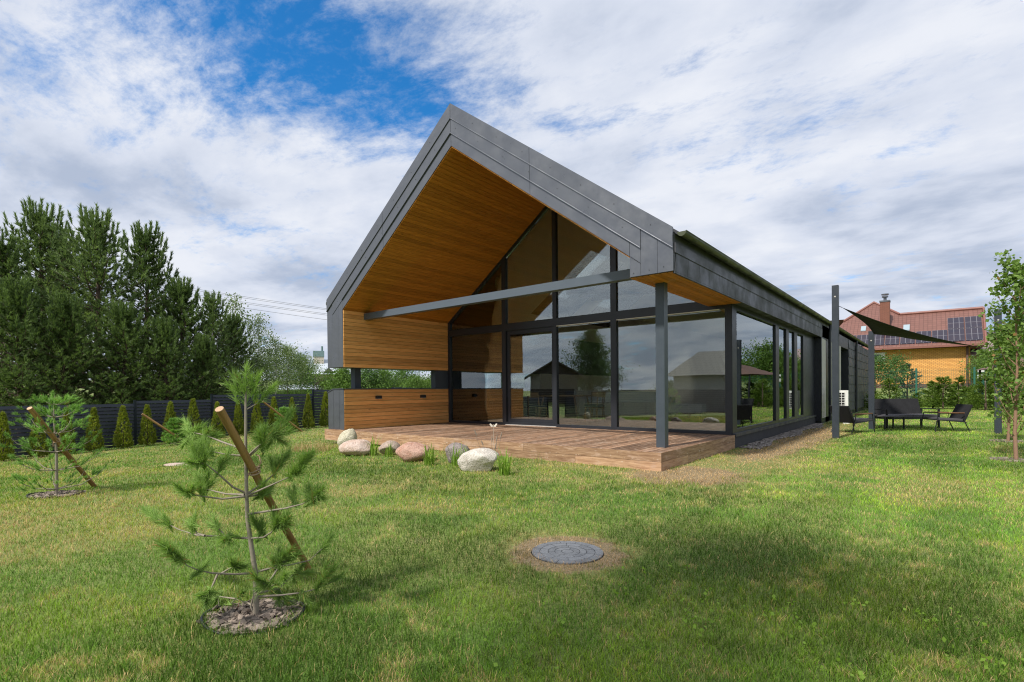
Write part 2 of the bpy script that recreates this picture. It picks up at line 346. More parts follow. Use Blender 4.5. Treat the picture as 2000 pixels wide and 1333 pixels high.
        if bevel:
            b = o.modifiers.new('bevel', 'BEVEL'); b.width = bevel; b.segments = 2; b.limit_method = 'ANGLE'
        return o
def npmesh(name, V, Fk, m, parent=None, rnd=None, col=None, local=True):
    me = bpy.data.meshes.new(name); n, k = Fk.shape
    if parent is not None and not local:
        o = parent
        while o is not None: V = V-np.array(o.location); o = o.parent
    me.vertices.add(len(V)); me.vertices.foreach_set('co', np.ascontiguousarray(V, dtype=np.float32).ravel())
    me.loops.add(n*k); me.loops.foreach_set('vertex_index', Fk.astype(np.int32).ravel())
    me.polygons.add(n); me.polygons.foreach_set('loop_start', np.arange(n, dtype=np.int32)*k)
    me.polygons.foreach_set('loop_total', np.full(n, k, dtype=np.int32))
    me.update(calc_edges=True)
    if rnd is not None: a = me.attributes.new('rnd', 'FLOAT', 'FACE'); a.data.foreach_set('value', np.ascontiguousarray(rnd, dtype=np.float32))
    if col is not None:
        a = me.attributes.new('col', 'FLOAT_COLOR', 'POINT'); c4 = np.ones((len(V), 4), np.float32); c4[:, :3] = col; a.data.foreach_set('color', c4.ravel())
    me.materials.append(m); o = bpy.data.objects.new(name, me); COL.objects.link(o)
    if parent is not None: o.parent = parent
    return o
def tag(o, label=None, cat=None, group=None, kind=None):
    for a, b in (('label', label), ('category', cat), ('group', group), ('kind', kind)):
        if b: o[a] = b
    return o
def thing(name, label, cat, loc=(0, 0, 0), rz=0.0, group=None):
    o = bpy.data.objects.new(name, None); COL.objects.link(o); o.location = loc; o.rotation_euler = (0, 0, rz); o.empty_display_size = .2
    return tag(o, label, cat, group)
def dup(root, loc, rz, label=None, scale=1.0):
    r = root.copy(); COL.objects.link(r); r.location = loc; r.rotation_euler = (0, 0, rz); r.scale = (scale,)*3 if not hasattr(scale, '__len__') else scale
    if label: r['label'] = label
    for ch in list(root.children):
        c = ch.copy(); COL.objects.link(c); c.parent = r
        for g in list(ch.children): dd = g.copy(); COL.objects.link(dd); dd.parent = c
    return r
def sst(a): a = np.clip(a, 0, 1); return a*a*(3-2*a)
def ter(x, y):
    w = sst((6-x)/13.2)
    return -0.3-w*(0.12+0.038*np.clip(3.7-y, 0, 12))+1.25*np.maximum(sst((-9-x)/11), sst((y-40)/14))
def terf(x, y): return float(ter(np.float64(x), np.float64(y)))
def rays(px, py): return R_*(px-1000)/FPX-U_*(py-772.75)/FPX+F_
def w2(px, d):                      # ground point at a given depth along a bearing
    p = CAM+rays(px, 757)*d; return (float(p[0]), float(p[1]), terf(p[0], p[1]))
# small value noise for placing grass colours
_rng = np.random.default_rng(7); _tab = _rng.random((256, 256))
def vnoise(x, y, s):
    x = x*s+1000; y = y*s+1000; xi = np.floor(x).astype(int); yi = np.floor(y).astype(int); fx = x-xi; fy = y-yi
    fx = fx*fx*(3-2*fx); fy = fy*fy*(3-2*fy); g = lambda a, b: _tab[a % 256, b % 256]
    return (g(xi, yi)*(1-fx)+g(xi+1, yi)*fx)*(1-fy)+(g(xi, yi+1)*(1-fx)+g(xi+1, yi+1)*fx)*fy
def fbm(x, y, s): return .5*vnoise(x, y, s)+.25*vnoise(x+31, y, s*2.1)+.15*vnoise(x, y+57, s*4.3)+.1*vnoise(x+9, y+9, s*8.9)
#==================================================================
# GROUND
#==================================================================
def axis_pts(lo, hi, a, b, fine, coarse):
    return np.unique(np.concatenate([np.arange(lo, a, coarse), np.arange(a, b, fine), np.arange(b, hi+coarse, coarse)]))
gx = axis_pts(-420, 420, -30, 34, .5, 13); gy = axis_pts(-300, 520, -24, 64, .5, 13)
X, Y = np.meshgrid(gx, gy); Z = ter(X, Y)
far = np.hypot(X-6, Y-10); Z = Z+np.maximum(0, far-90)*.028*sst((Y+60)/90)
V = np.stack([X.ravel(), Y.ravel(), Z.ravel()], 1); nx = len(gx); ny = len(gy)
I, J = np.meshgrid(np.arange(nx-1), np.arange(ny-1)); a = (J*nx+I).ravel()
g = npmesh('lawn', V, np.stack([a, a+1, a+nx+1, a+nx], 1), M['ground']); tag(g, 'mown lawn rising gently behind the house and falling to the left fence', 'lawn', kind='structure')
for p_ in g.data.polygons: pass
g.data.polygons.foreach_set('use_smooth', [True]*len(g.data.polygons))
#==================================================================
# HOUSE
#==================================================================
WX, TI, D, L = 10.134, 0.765, 3.977, 34.5
ZK, ZI, ZAO, ZAI, ZL, ZR, CX = 3.663, 3.317, 7.4385, 6.503, 1.731, 2.957, 5.067
SL = (ZAO-ZK)/CX; SLi = (ZAI-ZI)/(CX-TI)
zo = lambda x: ZAO-SL*abs(x-CX)
zi = lambda x: ZAI-SLi*abs(x-CX)
H = thing('modern_house', 'modern barn style house with grey metal gable, larch lined overhang and large glass front', 'house', (CX, 0, -.3))
# shell (roof and eave boxes) split in convex pieces
def shell(y0, y1, name, m):
    b = MB(); zq = lambda x: ZK-.09+SL*x; zp = lambda x: ZI+SLi*(x-TI)
    if y0 < 1: b.prism([(0, ZK-.09), (TI, ZI), (CX, ZAI), (CX, ZAO-.09)], y0, y1)
    else:
        for ya, yb in ((y0, 7.5), (10.0, 11.0), (13.5, y1)): b.prism([(0, ZK-.09), (TI, ZI), (CX, ZAI), (CX, ZAO-.09)], ya, yb)
        for ya, yb in ((7.5, 10.0), (11.0, 13.5)):
            b.prism([(0, ZK-.09), (TI, ZI), (1.6, zp(1.6)), (1.6, zq(1.6))], ya, yb); b.prism([(4.2, zq(4.2)), (4.2, zp(4.2)), (CX, ZAI), (CX, ZAO-.09)], ya, yb)
    b.prism([(CX, ZAO-.09), (CX, ZAI), (WX-TI, ZI), (WX, ZK-.09)], y0, y1)
    b.prism([(0, ZL), (TI, ZL), (TI, ZI), (0, ZK-.09)], y0, y1)
    b.prism([(WX-TI, ZR), (WX, ZR), (WX, ZK-.09), (WX-TI, ZI)], y0, y1)
    return b.build(name, m, H)
shell(0.0, D, 'canopy', M['sheetdark']); shell(D, 16.0, 'roof', [M['sheetdark']])
b = MB()
def rcov(x0, x1, za, zb, y0, y1):
    b.hexa([(x0, y0, za+.01), (x1, y0, zb+.01), (x1, y1, zb+.01), (x0, y1, za+.01), (x0, y0, za+.045), (x1, y0, zb+.045), (x1, y1, zb+.045), (x0, y1, za+.045)])
    y = y0+.25
    while y < y1-.1:
        b.hexa([(x0, y, za+.045), (x1, y, zb+.045), (x1, y+.02, zb+.045), (x0, y+.02, za+.045), (x0, y, za+.075), (x1, y, zb+.075), (x1, y+.02, zb+.075), (x0, y+.02, za+.075)]); y += .5
e0_, e1_ = ZK-.135, ZAO-.09; el = lambda x: e0_+(e1_-e0_)*(x+.06)/(CX+.06)
rcov(WX+.06, CX, e0_, e1_, .06, L)
for ya, yb in ((.06, 7.5), (10.0, 11.0), (13.5, L)): rcov(-.06, CX, e0_, e1_, ya, yb)
for ya, yb in ((7.5, 10.0), (11.0, 13.5)): rcov(-.06, 1.6, e0_, el(1.6), ya, yb); rcov(4.2, CX, el(4.2), e1_, ya, yb)
b.build('roof_covering', M['roofmetal'], H)
for ya, yb in ((7.5, 10.0), (11.0, 13.5)):
    b = MB(); b.hexa([(1.6, ya, el(1.6)+.0), (4.2, ya, el(4.2)+.0), (4.2, yb, el(4.2)+.0), (1.6, yb, el(1.6)+.0), (1.6, ya, el(1.6)+.02), (4.2, ya, el(4.2)+.02), (4.2, yb, el(4.2)+.02), (1.6, yb, el(1.6)+.02)]); b.build('skylight', mat('added_skylight_glass', glassf(.02, (.95, .97, .95))), H)  # skylights added on the hidden slope to let daylight into the room
# gable cladding panels
g1 = lambda x: zo(x)-.335
g2 = lambda x: zo(x)-.658
b = MB(); GP = .005
def panel(poly, t):                                   # poly in xz, inset a little
    c = np.mean(poly, 0); pl = [tuple(np.array(p)+(c-np.array(p))/np.linalg.norm(c-np.array(p))*GP) for p in poly]
    b.prism(pl, -t, -.002)
SA, SB, TA, TB = 9.57, 9.865, .56, .27
for s0, s1 in ((0, 2.6), (2.6, CX)):
    panel([(s0, zo(s0)), (s0, g1(s0)), (s1, g1(s1)), (s1, zo(s1))], .034)
for s0, s1 in ((CX, 7.25), (7.25, WX)): panel([(s0, zo(s0)), (s0, g1(s0)), (s1, g1(s1)), (s1, zo(s1))], .034)
for s0, s1 in ((TB, 2.6), (2.6, CX), (CX, 7.25), (7.25, SA)): panel([(s0, g1(s0)), (s0, g2(s0)), (s1, g2(s1)), (s1, g1(s1))], .024)
for s0, s1 in ((TI, 2.6), (2.6, CX), (CX, 7.25), (7.25, WX-TI)): panel([(s0, g2(s0)), (s0, zi(s0)+.0), (s1, zi(s1)+.0), (s1, g2(s1))], .014)
panel([(WX-TI, g2(WX-TI)), (WX-TI, ZI), (SA, ZI-.15), (SA, g2(SA))], .014)
panel([(WX-TI, ZI-.006), (WX-TI, ZR), (SA, ZR), (SA, ZI-.155)], .013)
panel([(SA, g1(SA)), (SA, ZR), (SB, ZR), (SB, g1(SB))], .015)
panel([(SB, g1(SB)), (SB, ZR), (WX, ZR), (WX, g1(WX))], .014)
panel([(0, g1(0)), (0, ZL), (TB, ZL), (TB, g1(TB))], .014)
panel([(TB, g2(TB)), (TB, ZL), (TA, ZL), (TA, g2(TA))], .014)
panel([(TA, g2(TA)), (TA, ZL), (TI, ZL), (TI, g2(TI))], .013)
b.build('gable_cladding', M['sheet'], H, bevel=.003)
b = MB()                                              # thin drip strips catching light above each joint, rivets
for fn, xa, xb in ((g1, CX, WX), (g2, CX, SA), (g1, 0, CX), (g2, TI, CX)):
    b.hexa([(xa, -.045, fn(xa)-.003), (xb, -.045, fn(xb)-.003), (xb, -.012, fn(xb)-.003), (xa, -.012, fn(xa)-.003),
            (xa, -.043, fn(xa)+.009), (xb, -.043, fn(xb)+.009), (xb, -.012, fn(xb)+.012), (xa, -.012, fn(xa)+.012)])
b.build('drip_strip', M['sheet'], H)
b = MB()
for i in range(15):
    x = CX+(i-7)*.67
    for off, t in ((.17, .036), (.49, .026)):
        if .4 < x+.1*(off > .3) < 9.8: b = MB(); b.tube([(x+.15*(off > .3), -t-.006, zo(x+.15*(off > .3))-off), (x+.15*(off > .3), -t+.004, zo(x+.15*(off > .3))-off)], .0075, 8); b.build('rivet', M['sheetdark'], H)
for x, z in ((9.72, 3.03), (9.97, 3.05), (9.44, 3.02)): b = MB(); b.tube([(x, -.024, z), (x, -.01, z)], .0075, 8); b.build('rivet', M['sheetdark'], H)
# larch lining: side walls and ceiling of the porch
b = MB(); bh = .105; z = ZL; i = 0
while z < ZI-.02:
    h = min(bh, ZI-z); b.board((TI+.001, 0.004, z), (0, D-.01, 0), (0, 0, h-.008), (.022, 0, 0)); z += bh
b.build('porch_side_boards', M['siding'], H)
b = MB(); z = .0
while z < 1.10:
    h = min(.1125, 1.118-z); b.board((TI+.001, 0.004, z), (0, D-.01, 0), (0, 0, h-.009), (.022, 0, 0)); z += .1125
b.build('parapet_boards', M['siding'], H)
b = MB(); ln = math.hypot(CX-TI, ZAI-ZI); ud = np.array((CX-TI, 0, ZAI-ZI))/ln; nn = np.array((ud[2], 0, -ud[0])); n_ = int(ln/bh); bw = ln/n_
for i in range(n_):
    o = np.array((TI, .004, ZI))+ud*bw*i
    b.board(o+nn*.001, (0, D-.01, 0), ud*(bw-.007), nn*.02)
    ur = ud*np.array((-1, 1, 1)); nr = nn*np.array((-1, 1, 1)); o2 = np.array((WX-TI, .004, ZI))+ur*bw*i
    b.board(o2+nr*.001, (0, D-.01, 0), ur*(bw-.007), nr*.02)
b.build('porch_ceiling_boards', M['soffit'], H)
b = MB()
for i in range(7):
    x = WX-TI+.004+i*.1087; b.board((x, .02, ZR-.001), (0, D-.03, 0), (.097, 0, 0), (0, 0, -.018))
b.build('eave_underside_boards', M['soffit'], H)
b = MB()
for i in range(2): b.board((WX-TI-.001, .02, ZR+.003+i*.18), (0, D-.03, 0), (0, 0, .172), (-.012, 0, 0))
b.build('eave_inner_boards', M['soffit'], H)
# side fascia (+X) shingle strip
b = MB(); y = .03
while y < 14.2:
    w = .55; b.board((WX+.001, y, ZR+.002), (0, w-.008, .0), (0, .06, .30), (.008, 0, 0), r=.5); y += w
b.board((WX+.001, .03, ZR+.302), (0, 14.2, 0), (0, 0, .16), (.022, 0, 0), r=.5)
b.box(WX-.02, WX+.012, .02, 14.3, ZR-.03, ZR-.002)
b.build('eave_fascia', M['sheetdark'], H)
# gutter
b = MB(); pr = [(math.cos(t)*.075, math.sin(t)*.075) for t in [math.pi+math.pi*j/8 for j in range(9)]]
gy0, gy1 = .05, L-.1
for j in range(8):
    (x0, z0), (x1, z1) = pr[j], pr[j+1]; ox, oz = WX+.115, 3.585
    b.face([(ox+x0, gy0, oz+z0), (ox+x0, gy1, oz+z0), (ox+x1, gy1, oz+z1), (ox+x1, gy0, oz+z1)]); 
    b.face([(ox+x0*.93, gy0, oz+z0*.93), (ox+x1*.93, gy0, oz+z1*.93), (ox+x1*.93, gy1, oz+z1*.93), (ox+x0*.93, gy1, oz+z0*.93)])
b.face([(WX+.115+p[0], gy0, 3.585+p[1]) for p in pr])
b.tube([(WX+.19, gy0, 3.585), (WX+.19, gy1, 3.585)], .010, 6)
for i in range(40):
    y = .5+i*.85
    if y < L: b.box(WX+.035, WX+.2, y, y+.025, 3.495, 3.505)
b.build('gutter', M['gutter'], H)
b = MB(); b.tube([(-.1, .05, 3.585), (-.1, L, 3.585)], .07, 10); b.build('gutter', M['gutter'], H)
def downpipe(y):
    b = MB(); b.tube([(WX+.11, y, 3.5), (WX+.11, y, 3.4), (WX+.09, y, 3.2), (WX+.09, y, -.25)], .055, 10)
    for z in (.6, 2.2): b.tube([(WX+.09, y, z), (WX+.09, y, z+.03)], .062, 10)
    b.build('downpipe', M['frame'], H)
downpipe(15.55); downpipe(24.5)
# left lower wall (parapet core, end cladding, coping)
b = MB(); b.box(.01, TI, .002, D, -.3, 1.02); b.prism([(.01, 1.02), (TI, 1.02), (TI, 1.10), (.26, 1.10)], .002, D); b.build('parapet_core', M['sheetdark'], H)
b = MB()
for xa, xb in ((0, TB), (TB, TA), (TA, TI+.017)):
    za = 1.02 if xa == 0 else 1.105; b.prism([(xa+.004, .002), (xb-.004, .002), (xb-.004, 1.105), (xa+.004, za)], -.014, 0.0)
b.build('parapet_end_cladding', M['sheet'], H, bevel=.003)
b = MB(); b.prism([(-.012, 1.025), (.26, 1.118), (TI+.02, 1.118), (TI+.02, 1.142), (.26, 1.142), (-.012, 1.045)], -.03, D-.004); b.build('parapet_coping', M['sheet'], H)
b = MB(); b.box(.28, .48, .55, .75, 1.142, ZL); b.build('slot_post', M['post'], H); b = MB(); b.box(.55, .76, 3.40, D, 1.142, ZL); b.build('slot_post', M['post'], H)
for y in (1.11, 2.81):
    b = MB(); b.box(TI+.017, TI+.10, y-.09, y+.09, .84, .93); b.box(TI+.02, TI+.095, y-.085, y+.085, .832, .841, m=1); b.build('wall_lamp', [M['black'], M['plaster']], H, bevel=.006)
# porch beam and post
b = MB(); b.box(TI+.017, WX-TI-.014, .66, .84, 3.10, 3.275); b.build('porch_beam', M['steel'], H, bevel=.008)
b = MB(); b.box(9.528, 9.69, .665, .825, .002, ZR-.002); b.build('porch_post', M['post'], H, bevel=.008)
# ---- front glazing
FY = D
fg = MB()
def bar(x0, x1, z0, z1, y0=FY-.03, y1=FY+.09): fg.box(x0, x1, y0, y1, z0, z1)
XL, XC = TI+.02, 9.9
zt0, zt1 = 2.855, 3.072
m1a, m1b = 3.148, 3.30; m2a, m2b = 5.027, 5.151; m3a, m3b = 6.856, 7.02
bar(XL, XL+.09, .0, ZI-.02); 
for a_, b_ in ((m1a, m1b), (m2a, m2b), (m3a, m3b)):
    bar(a_, b_, .0, zt0+.05, FY-.028, FY+.088); fg.prism([(a_, zt1-.05), (b_, zt1-.05), (b_, zi(b_)-.004), (a_, zi(a_)-.004)], FY-.027, FY+.087)
bar(XL+.09, 9.74, zt0, zt1); bar(9.74, XC, .0, ZR-.016, FY-.034, FY+.16)
bar(XL+.09, m1a, .0, .07); bar(m1b, m2a, .0, .09, FY-.03, FY+.088); bar(m2b, m3a, .0, .075); bar(m3b, 9.74, .0, .075)
def slopebar(xa, xb, t=.12): fg.prism([(xa, zi(xa)-t), (xb, zi(xb)-t), (xb, zi(xb)-.004), (xa, zi(xa)-.004)], FY-.029, FY+.089)
slopebar(XL+.005, CX); slopebar(CX, 9.34)
bar(XL+.09, m1a, ZI-.26, ZI-.25)
# door leaf frame
for a_, b_, c_, d_ in ((m1b+.01, m1b+.13, .09, zt0-.002), (m2a-.06, m2a, .09, zt0-.002), (m1b+.13, m2a-.06, .09, .20), (m1b+.13, m2a-.06, zt0-.13, zt0-.002)): bar(a_, b_, c_, d_, FY+.02, FY+.086)
fgo = fg.build('front_window_frame', M['frame'], H)
sb = MB(); sb.box(m1b, m2b, FY-.075, FY-.032, .002, .022); sb.build('door_threshold', M['lightpanel'], H)
for a_, b_ in ((m2b+.01, m3a-.01), (m3b+.01, 9.62)):
    sb = MB(); sb.box(a_, b_, FY-.034, FY+.028, zt0-.022, zt0-.002); sb.build('transom_strip', M['white'], H)  # thin white strip on the frame just below the transom
panes = [(XL+.09, m1a, .07, zt0), (m1b+.13, m2a-.06, .20, zt0-.13), (m2b, m3a, .075, zt0), (m3b, 9.74, .075, zt0)]
for i, (a_, b_, c_, d_) in enumerate(panes):
    p = MB(); p.box(a_, b_, FY+.03, FY+.042, c_, d_); p.build('glass_pane', M['glass'], H)
for a_, b_ in ((XL+.09, m1a), (m1b, m2a), (m2b, m3a), (m3b, 9.34)):
    pts = [(a_, zt1), (b_, zt1), (b_, max(zi(b_)-.12, zt1+.01))]
    if a_ < CX < b_: pts.append((CX, ZAI-.12))
    pts.append((a_, max(zi(a_)-.12, zt1+.01)))
    p = MB(); p.prism(pts, FY+.03, FY+.042); p.build('glass_pane', M['glass'], H)
p = MB(); p.box(9.345, 9.74, FY+.03, FY+.042, zt1, 3.3); p.build('glass_pane', M['glass'], H)
# ---- side glazing (+X side)
sg = MB(); SX = XC
def sbar(y0, y1, z0, z1, x0=SX-.09, x1=SX+.0): sg.box(x0, x1, y0, y1, z0, z1)
sbar(FY+.16, 12.3, .03, .12); sbar(FY+.16, 12.3, 2.84, ZR-.003)
ms = [(8.05, 8.45), (9.42, 9.78), (10.6, 11.05), (12.05, 12.3)]
for a_, b_ in ms: sbar(a_, b_, .12, 2.84, SX-.088, SX+.002)
sbar(FY+.16, FY+.30, .12, 2.84, SX-.088, SX-.001)
sg.build('side_window_frame', M['frame'], H)
ys = [FY+.30]+[x for m_ in ms for x in m_]
for i in range(0, 7, 2):
    p = MB(); p.box(SX-.052, SX-.040, ys[i], ys[i+1], .12, 2.84); p.build('side_glass_pane', M['glassside'], H)
b = MB(); b.box(SX-.10, SX+.06, FY+.02, 14.2, -.04, .028); b.build('window_sill', M['sheetdark'], H)
b = MB(); b.box(SX-.3, SX+.03, FY+.02, 14.2, -.45, -.042); b.box(.02, .6, FY+.01, L, -.9, -.3); b.build('plinth', M['plinth'], H)
b = MB(); b.box(SX-.25, SX+.0, 12.3, 14.2, .03, ZR-.003); b.box(SX-.1, WX-.004, 14.2, 14.3, -.2, ZR-.033); b.build('wall_panel', M['frame'], H)
# rear part walls
b = MB(); b.box(WX-.3, WX, 14.3, 15.2, -.1, 2.90); b.box(WX-.3, WX, 16.0, 19.4, -.1, 2.90); b.build('light_wall', M['lightpanel'], H)
b = MB(); b.box(WX-.3, WX-.02, 15.2, 16.0, -.4, 3.3); b.box(WX-.9, WX-.6, 19.4, 22.0, -.3, 2.9); b.box(WX-.6, WX-.001, 22.0, 22.08, -.3, 2.9); b.box(WX-.9, WX-.0, 14.31, 22.0, 2.902, 3.42)
b.box(WX-.3, WX-.02, 14.3, 34.5, -.6, -.1); b.build('rear_dark_wall', M['frame'], H)
b = MB()
for r_ in range(8):
    y = 22.08
    zz = -.1+r_*.44
    if zz > 3.2: break
    while y < 34.4:
        w = min(2.4, 34.45-y); b.hexa([(WX-.1, y, zz), (WX+.03, y, zz), (WX+.03, y+w-.02, zz), (WX-.1, y+w-.02, zz), (WX-.1, y, zz+.43), (WX+.004, y, zz+.43), (WX+.004, y+w-.02, zz+.43), (WX-.1, y+w-.02, zz+.43)], r=random.random()); y += w
b.build('shingle_cladding', M['sheetdark'], H)
b = MB()
b.prism([(0, -.5), (WX-.1, -.5), (WX-.1, 3.45), (CX, ZAO-.12), (0, 3.5)], 34.3, 34.5)
b.prism([(0.02, -.8), (.4, -.8), (.4, 3.6), (.02, 3.6)], 16.0, 34.3)
b.prism([(0, ZK-.09), (CX, ZAI), (CX, ZAO-.09)], 16.0, 34.4); b.prism([(CX, ZAO-.09), (CX, ZAI), (WX, ZK-.09)], 16.0, 34.4)
b.build('rear_wall', M['sheetdark'], H)
# interior
b = MB(); b.box(TI, SX-.1, FY+.1, 16, -.05, -.004); b.build('interior_floor', M['floorin'], H)
b = MB(); b.prism([(.3, -.01), (SX-.1, -.01), (SX-.1, 2.95), (WX-TI, 2.95), (WX-TI, ZI), (CX, ZAI), (TI, ZI), (.3, ZI)], 15.9, 16.0)
b.box(TI-.4, TI-.01, FY+.1, 15.9, ZL+.0, ZI); b.build('interior_wall', M['plaster'], H)
b = MB()
nrm = nn; off = .004
cz_ = lambda x: ZI-.004+(ZAI-ZI-.002)*(x-TI)/(CX-TI)
def cface(xa, xb, ya, yb): b.face([(xa, ya, cz_(xa)), (xa, yb, cz_(xa)), (xb, yb, cz_(xb)), (xb, ya, cz_(xb))])
for ya, yb in ((FY+.1, 7.5), (10.0, 11.0), (13.5, 15.9)): cface(TI, CX, ya, yb)
for ya, yb in ((7.5, 10.0), (11.0, 13.5)): cface(TI, 1.6, ya, yb); cface(4.2, CX, ya, yb)
b.face([(WX-TI, FY+.10, ZI-.004), (WX-TI, 15.9, ZI-.004), (CX, 15.9, ZAI-.006), (CX, FY+.10, ZAI-.006)])
b.box(7.2, 9.7, FY+.15, 15.9, 2.93, 2.95)
b.build('interior_ceiling', M['plaster'], H)
b = MB()
for y in (5.3, 6.1, 6.9, 7.7): b.box(4.1, 8.2, y, y+.10, 4.15, 4.42)
b.build('collar_beam', M['indark'], H)
b = MB(); b.box(.02, .25, FY, 9.2, -.8, 1.10); b.box(.25, TI-.02, FY+.12, 9.2, -.05, 1.08); b.box(.02, TI, 9.2, 16, -.8, ZL); b.box(TI-.05, TI, FY+.1, 9.2, 0, 1.08, m=0)
b.build('lower_side_wall', M['plaster'], H)
b = MB()
for i in range(11): b.board((TI+.002, FY+1.9, i*.1), (0, 6, 0), (0, 0, .094), (.012, 0, 0))
for i in range(14): b.board((TI+.002, FY+1.2, ZL+.02+i*.105), (0, 7, 0), (0, 0, .099), (.012, 0, 0))
b.build('kitchen_cladding', M['indark'], H)
b = MB(); b.box(.05, .12, FY+.1, FY+.2, 1.10, ZL); b.box(.05, .14, 6.6, 6.72, 1.10, ZL); b.box(.05, .12, 9.1, 9.2, 1.10, ZL); b.box(.05, .12, FY+.2, 9.1, 1.10, 1.14); b.box(.05, .12, FY+.2, 9.1, ZL-.04, ZL); b.build('slot_window_frame', M['frame'], H)
b = MB(); b.box(.08, .09, FY+.2, 6.6, 1.14, ZL-.04); b.box(.08, .09, 6.72, 9.1, 1.14, ZL-.04); b.build('slot_window_glass', mat('clear_glass', glassf(.03, (.80, .85, .80))), H)
b = MB(); b.box(7.9, 9.3, 15.0, 15.89, 2.55, 2.66); b.build('ceiling_vent', M['black'], H)
#==================================================================
# DECK
#==================================================================
DK = thing('wooden_deck', 'low reddish brown timber deck under the porch', 'deck', (CX, 0, -.3))
DX0, DX1, DY0 = -.06, 9.95, -.10
b = MB(); nb = 82; bw = (DX1-DX0)/nb
for i in range(nb):
    x = DX0+i*bw; js = sorted(random.sample([1.0, 1.6, 2.2, 2.8, 3.3], 1)); yy = DY0+.032
    xa = x
    if x < TI+.03: 
        b.board((xa, yy, -.028), (0, -yy-.016, 0), (bw-.017, 0, 0), (0, 0, .028)); continue
    for y1 in js+[D-.034]:
        b.board((xa, yy, -.028+random.uniform(-.0015, .0015)), (0, y1-yy-.004, 0), (bw-.017, 0, 0), (0, 0, .028)); yy = y1
b.build('deck_boards', M['deck'], DK)
b = MB(); b.box(DX0+.04, DX1-.04, DY0+.05, D, -.30, -.06); b.build('deck_frame', M['mortar'], DK)
def edgeboard(x0, x1, y0, y1, z0, z1):
    b = MB()
    if x1-x0 > y1-y0: b.board((x0, y0, z0), (x1-x0-.004, 0, 0), (0, 0, z1-z0), (0, y1-y0, 0), ua=random.random()*9)
    else: b.board((x1, y0, z0), (0, y1-y0-.004, 0), (0, 0, z1-z0), (-(x1-x0), 0, 0), ua=random.random()*9)
    b.build('edge_board', M['edge'], DK, bevel=.004)
for z0, z1, js in ((-.148, .0, (2.2, 4.9, 7.1)), (-.30, -.153, (.55, 1.7, 4.1, 6.0, 8.3))):
    xs = [DX0]+list(js)+[DX1]
    for a_, b_ in zip(xs[:-1], xs[1:]): edgeboard(a_, b_, DY0, DY0+.028+(0.0 if z1 == 0 else -.002), z0, z1)
for z0, z1, js in ((-.148, .0, (2.0,)), (-.30, -.153, (1.1, 2.9))):
    xs = [DY0+.03]+list(js)+[D-.04]
    for a_, b_ in zip(xs[:-1], xs[1:]): edgeboard(DX1-.028, DX1+(.0 if z1 == 0 else -.002), a_, b_, z0, z1)
for z0, z1 in ((-.148, .0), (-.30, -.153)): edgeboard(DX0, DX0+.028, DY0+.03, -.02, z0, z1)
#==================================================================
# FOLIAGE TOOLS
#==================================================================
def nrmz(v): return v/(np.linalg.norm(v, axis=-1, keepdims=True)+1e-9)
def spikes(Pt, Dr, n, length, width, spread, rng, bend=0.0, along=0.0):
    """n thin needles from each point in a cone round the direction -> verts, quads(tri strips), rnd"""
    k = len(Pt); P = np.repeat(Pt, n, 0); Dd = np.repeat(nrmz(Dr), n, 0)
    r = rng.normal(size=(k*n, 3)); d = nrmz(Dd+nrmz(r)*spread*rng.uniform(.25, 1, (k*n, 1)))
    P = P+Dd*(rng.uniform(-along, along, (k*n, 1)) if along else 0)
    Lh = length*rng.uniform(.7, 1.15, (k*n, 1)); s = nrmz(np.cross(d, rng.normal(size=(k*n, 3))))*width*.5
    mid = P+d*Lh*.55; tip = P+d*Lh+np.array((0, 0, -1.))*bend*Lh
    V = np.stack([P-s*.7, P+s*.7, mid+s, tip, mid-s], 1).reshape(-1, 3)
    b = (np.arange(k*n)*5)[:, None]
    return V, b+np.array([0, 1, 2, 4]), b+np.array([4, 2, 3, 3]), np.repeat(rng.random(k), n)*.6+rng.random(k*n)*.4
def needle_mesh(name, Pt, Dr, n, length, width, spread, m, rng, parent=None, bend=0.0, along=0.0):
    k = len(Pt)*n; P = np.repeat(Pt, n, 0); Dd = np.repeat(nrmz(Dr), n, 0)
    r = nrmz(rng.normal(size=(k, 3))); d = nrmz(Dd+r*spread*rng.uniform(.25, 1, (k, 1)))
    P = P+Dd*(rng.uniform(-along, along, (k, 1)) if along else 0)
    Lh = length*rng.uniform(.7, 1.15, (k, 1)); s = nrmz(np.cross(d, rng.normal(size=(k, 3))))*width*.5
    V = np.stack([P-s, P+s, P+d*Lh+np.array((0, 0, -1.))*bend*Lh], 1).reshape(-1, 3)
    F = np.arange(k*3).reshape(k, 3)
    return npmesh(name, V, F, m, parent, rnd=np.repeat(rng.random(len(Pt)), n)*.65+rng.random(k)*.35)
def leaf_mesh(name, Pt, n, size, rad, m, rng, parent=None, droop=0.3, aspect=.6):
    k = len(Pt)*n; P = np.repeat(Pt, n, 0)+rng.normal(size=(k, 3))*rad*np.array((1, 1, .8))
    d = nrmz(rng.normal(size=(k, 3))*np.array((1, 1, .6))+np.array((0, 0, -droop))); s = nrmz(np.cross(d, rng.normal(size=(k, 3))))
    Ls = size*rng.uniform(.6, 1.25, (k, 1)); w = Ls*aspect*.5
    V = np.stack([P, P+d*Ls*.5+s*w, P+d*Ls, P+d*Ls*.5-s*w], 1).reshape(-1, 3)
    return npmesh(name, V, np.arange(k*4).reshape(k, 4), m, parent, rnd=np.repeat(rng.random(len(Pt)), n)*.6+rng.random(k)*.4)
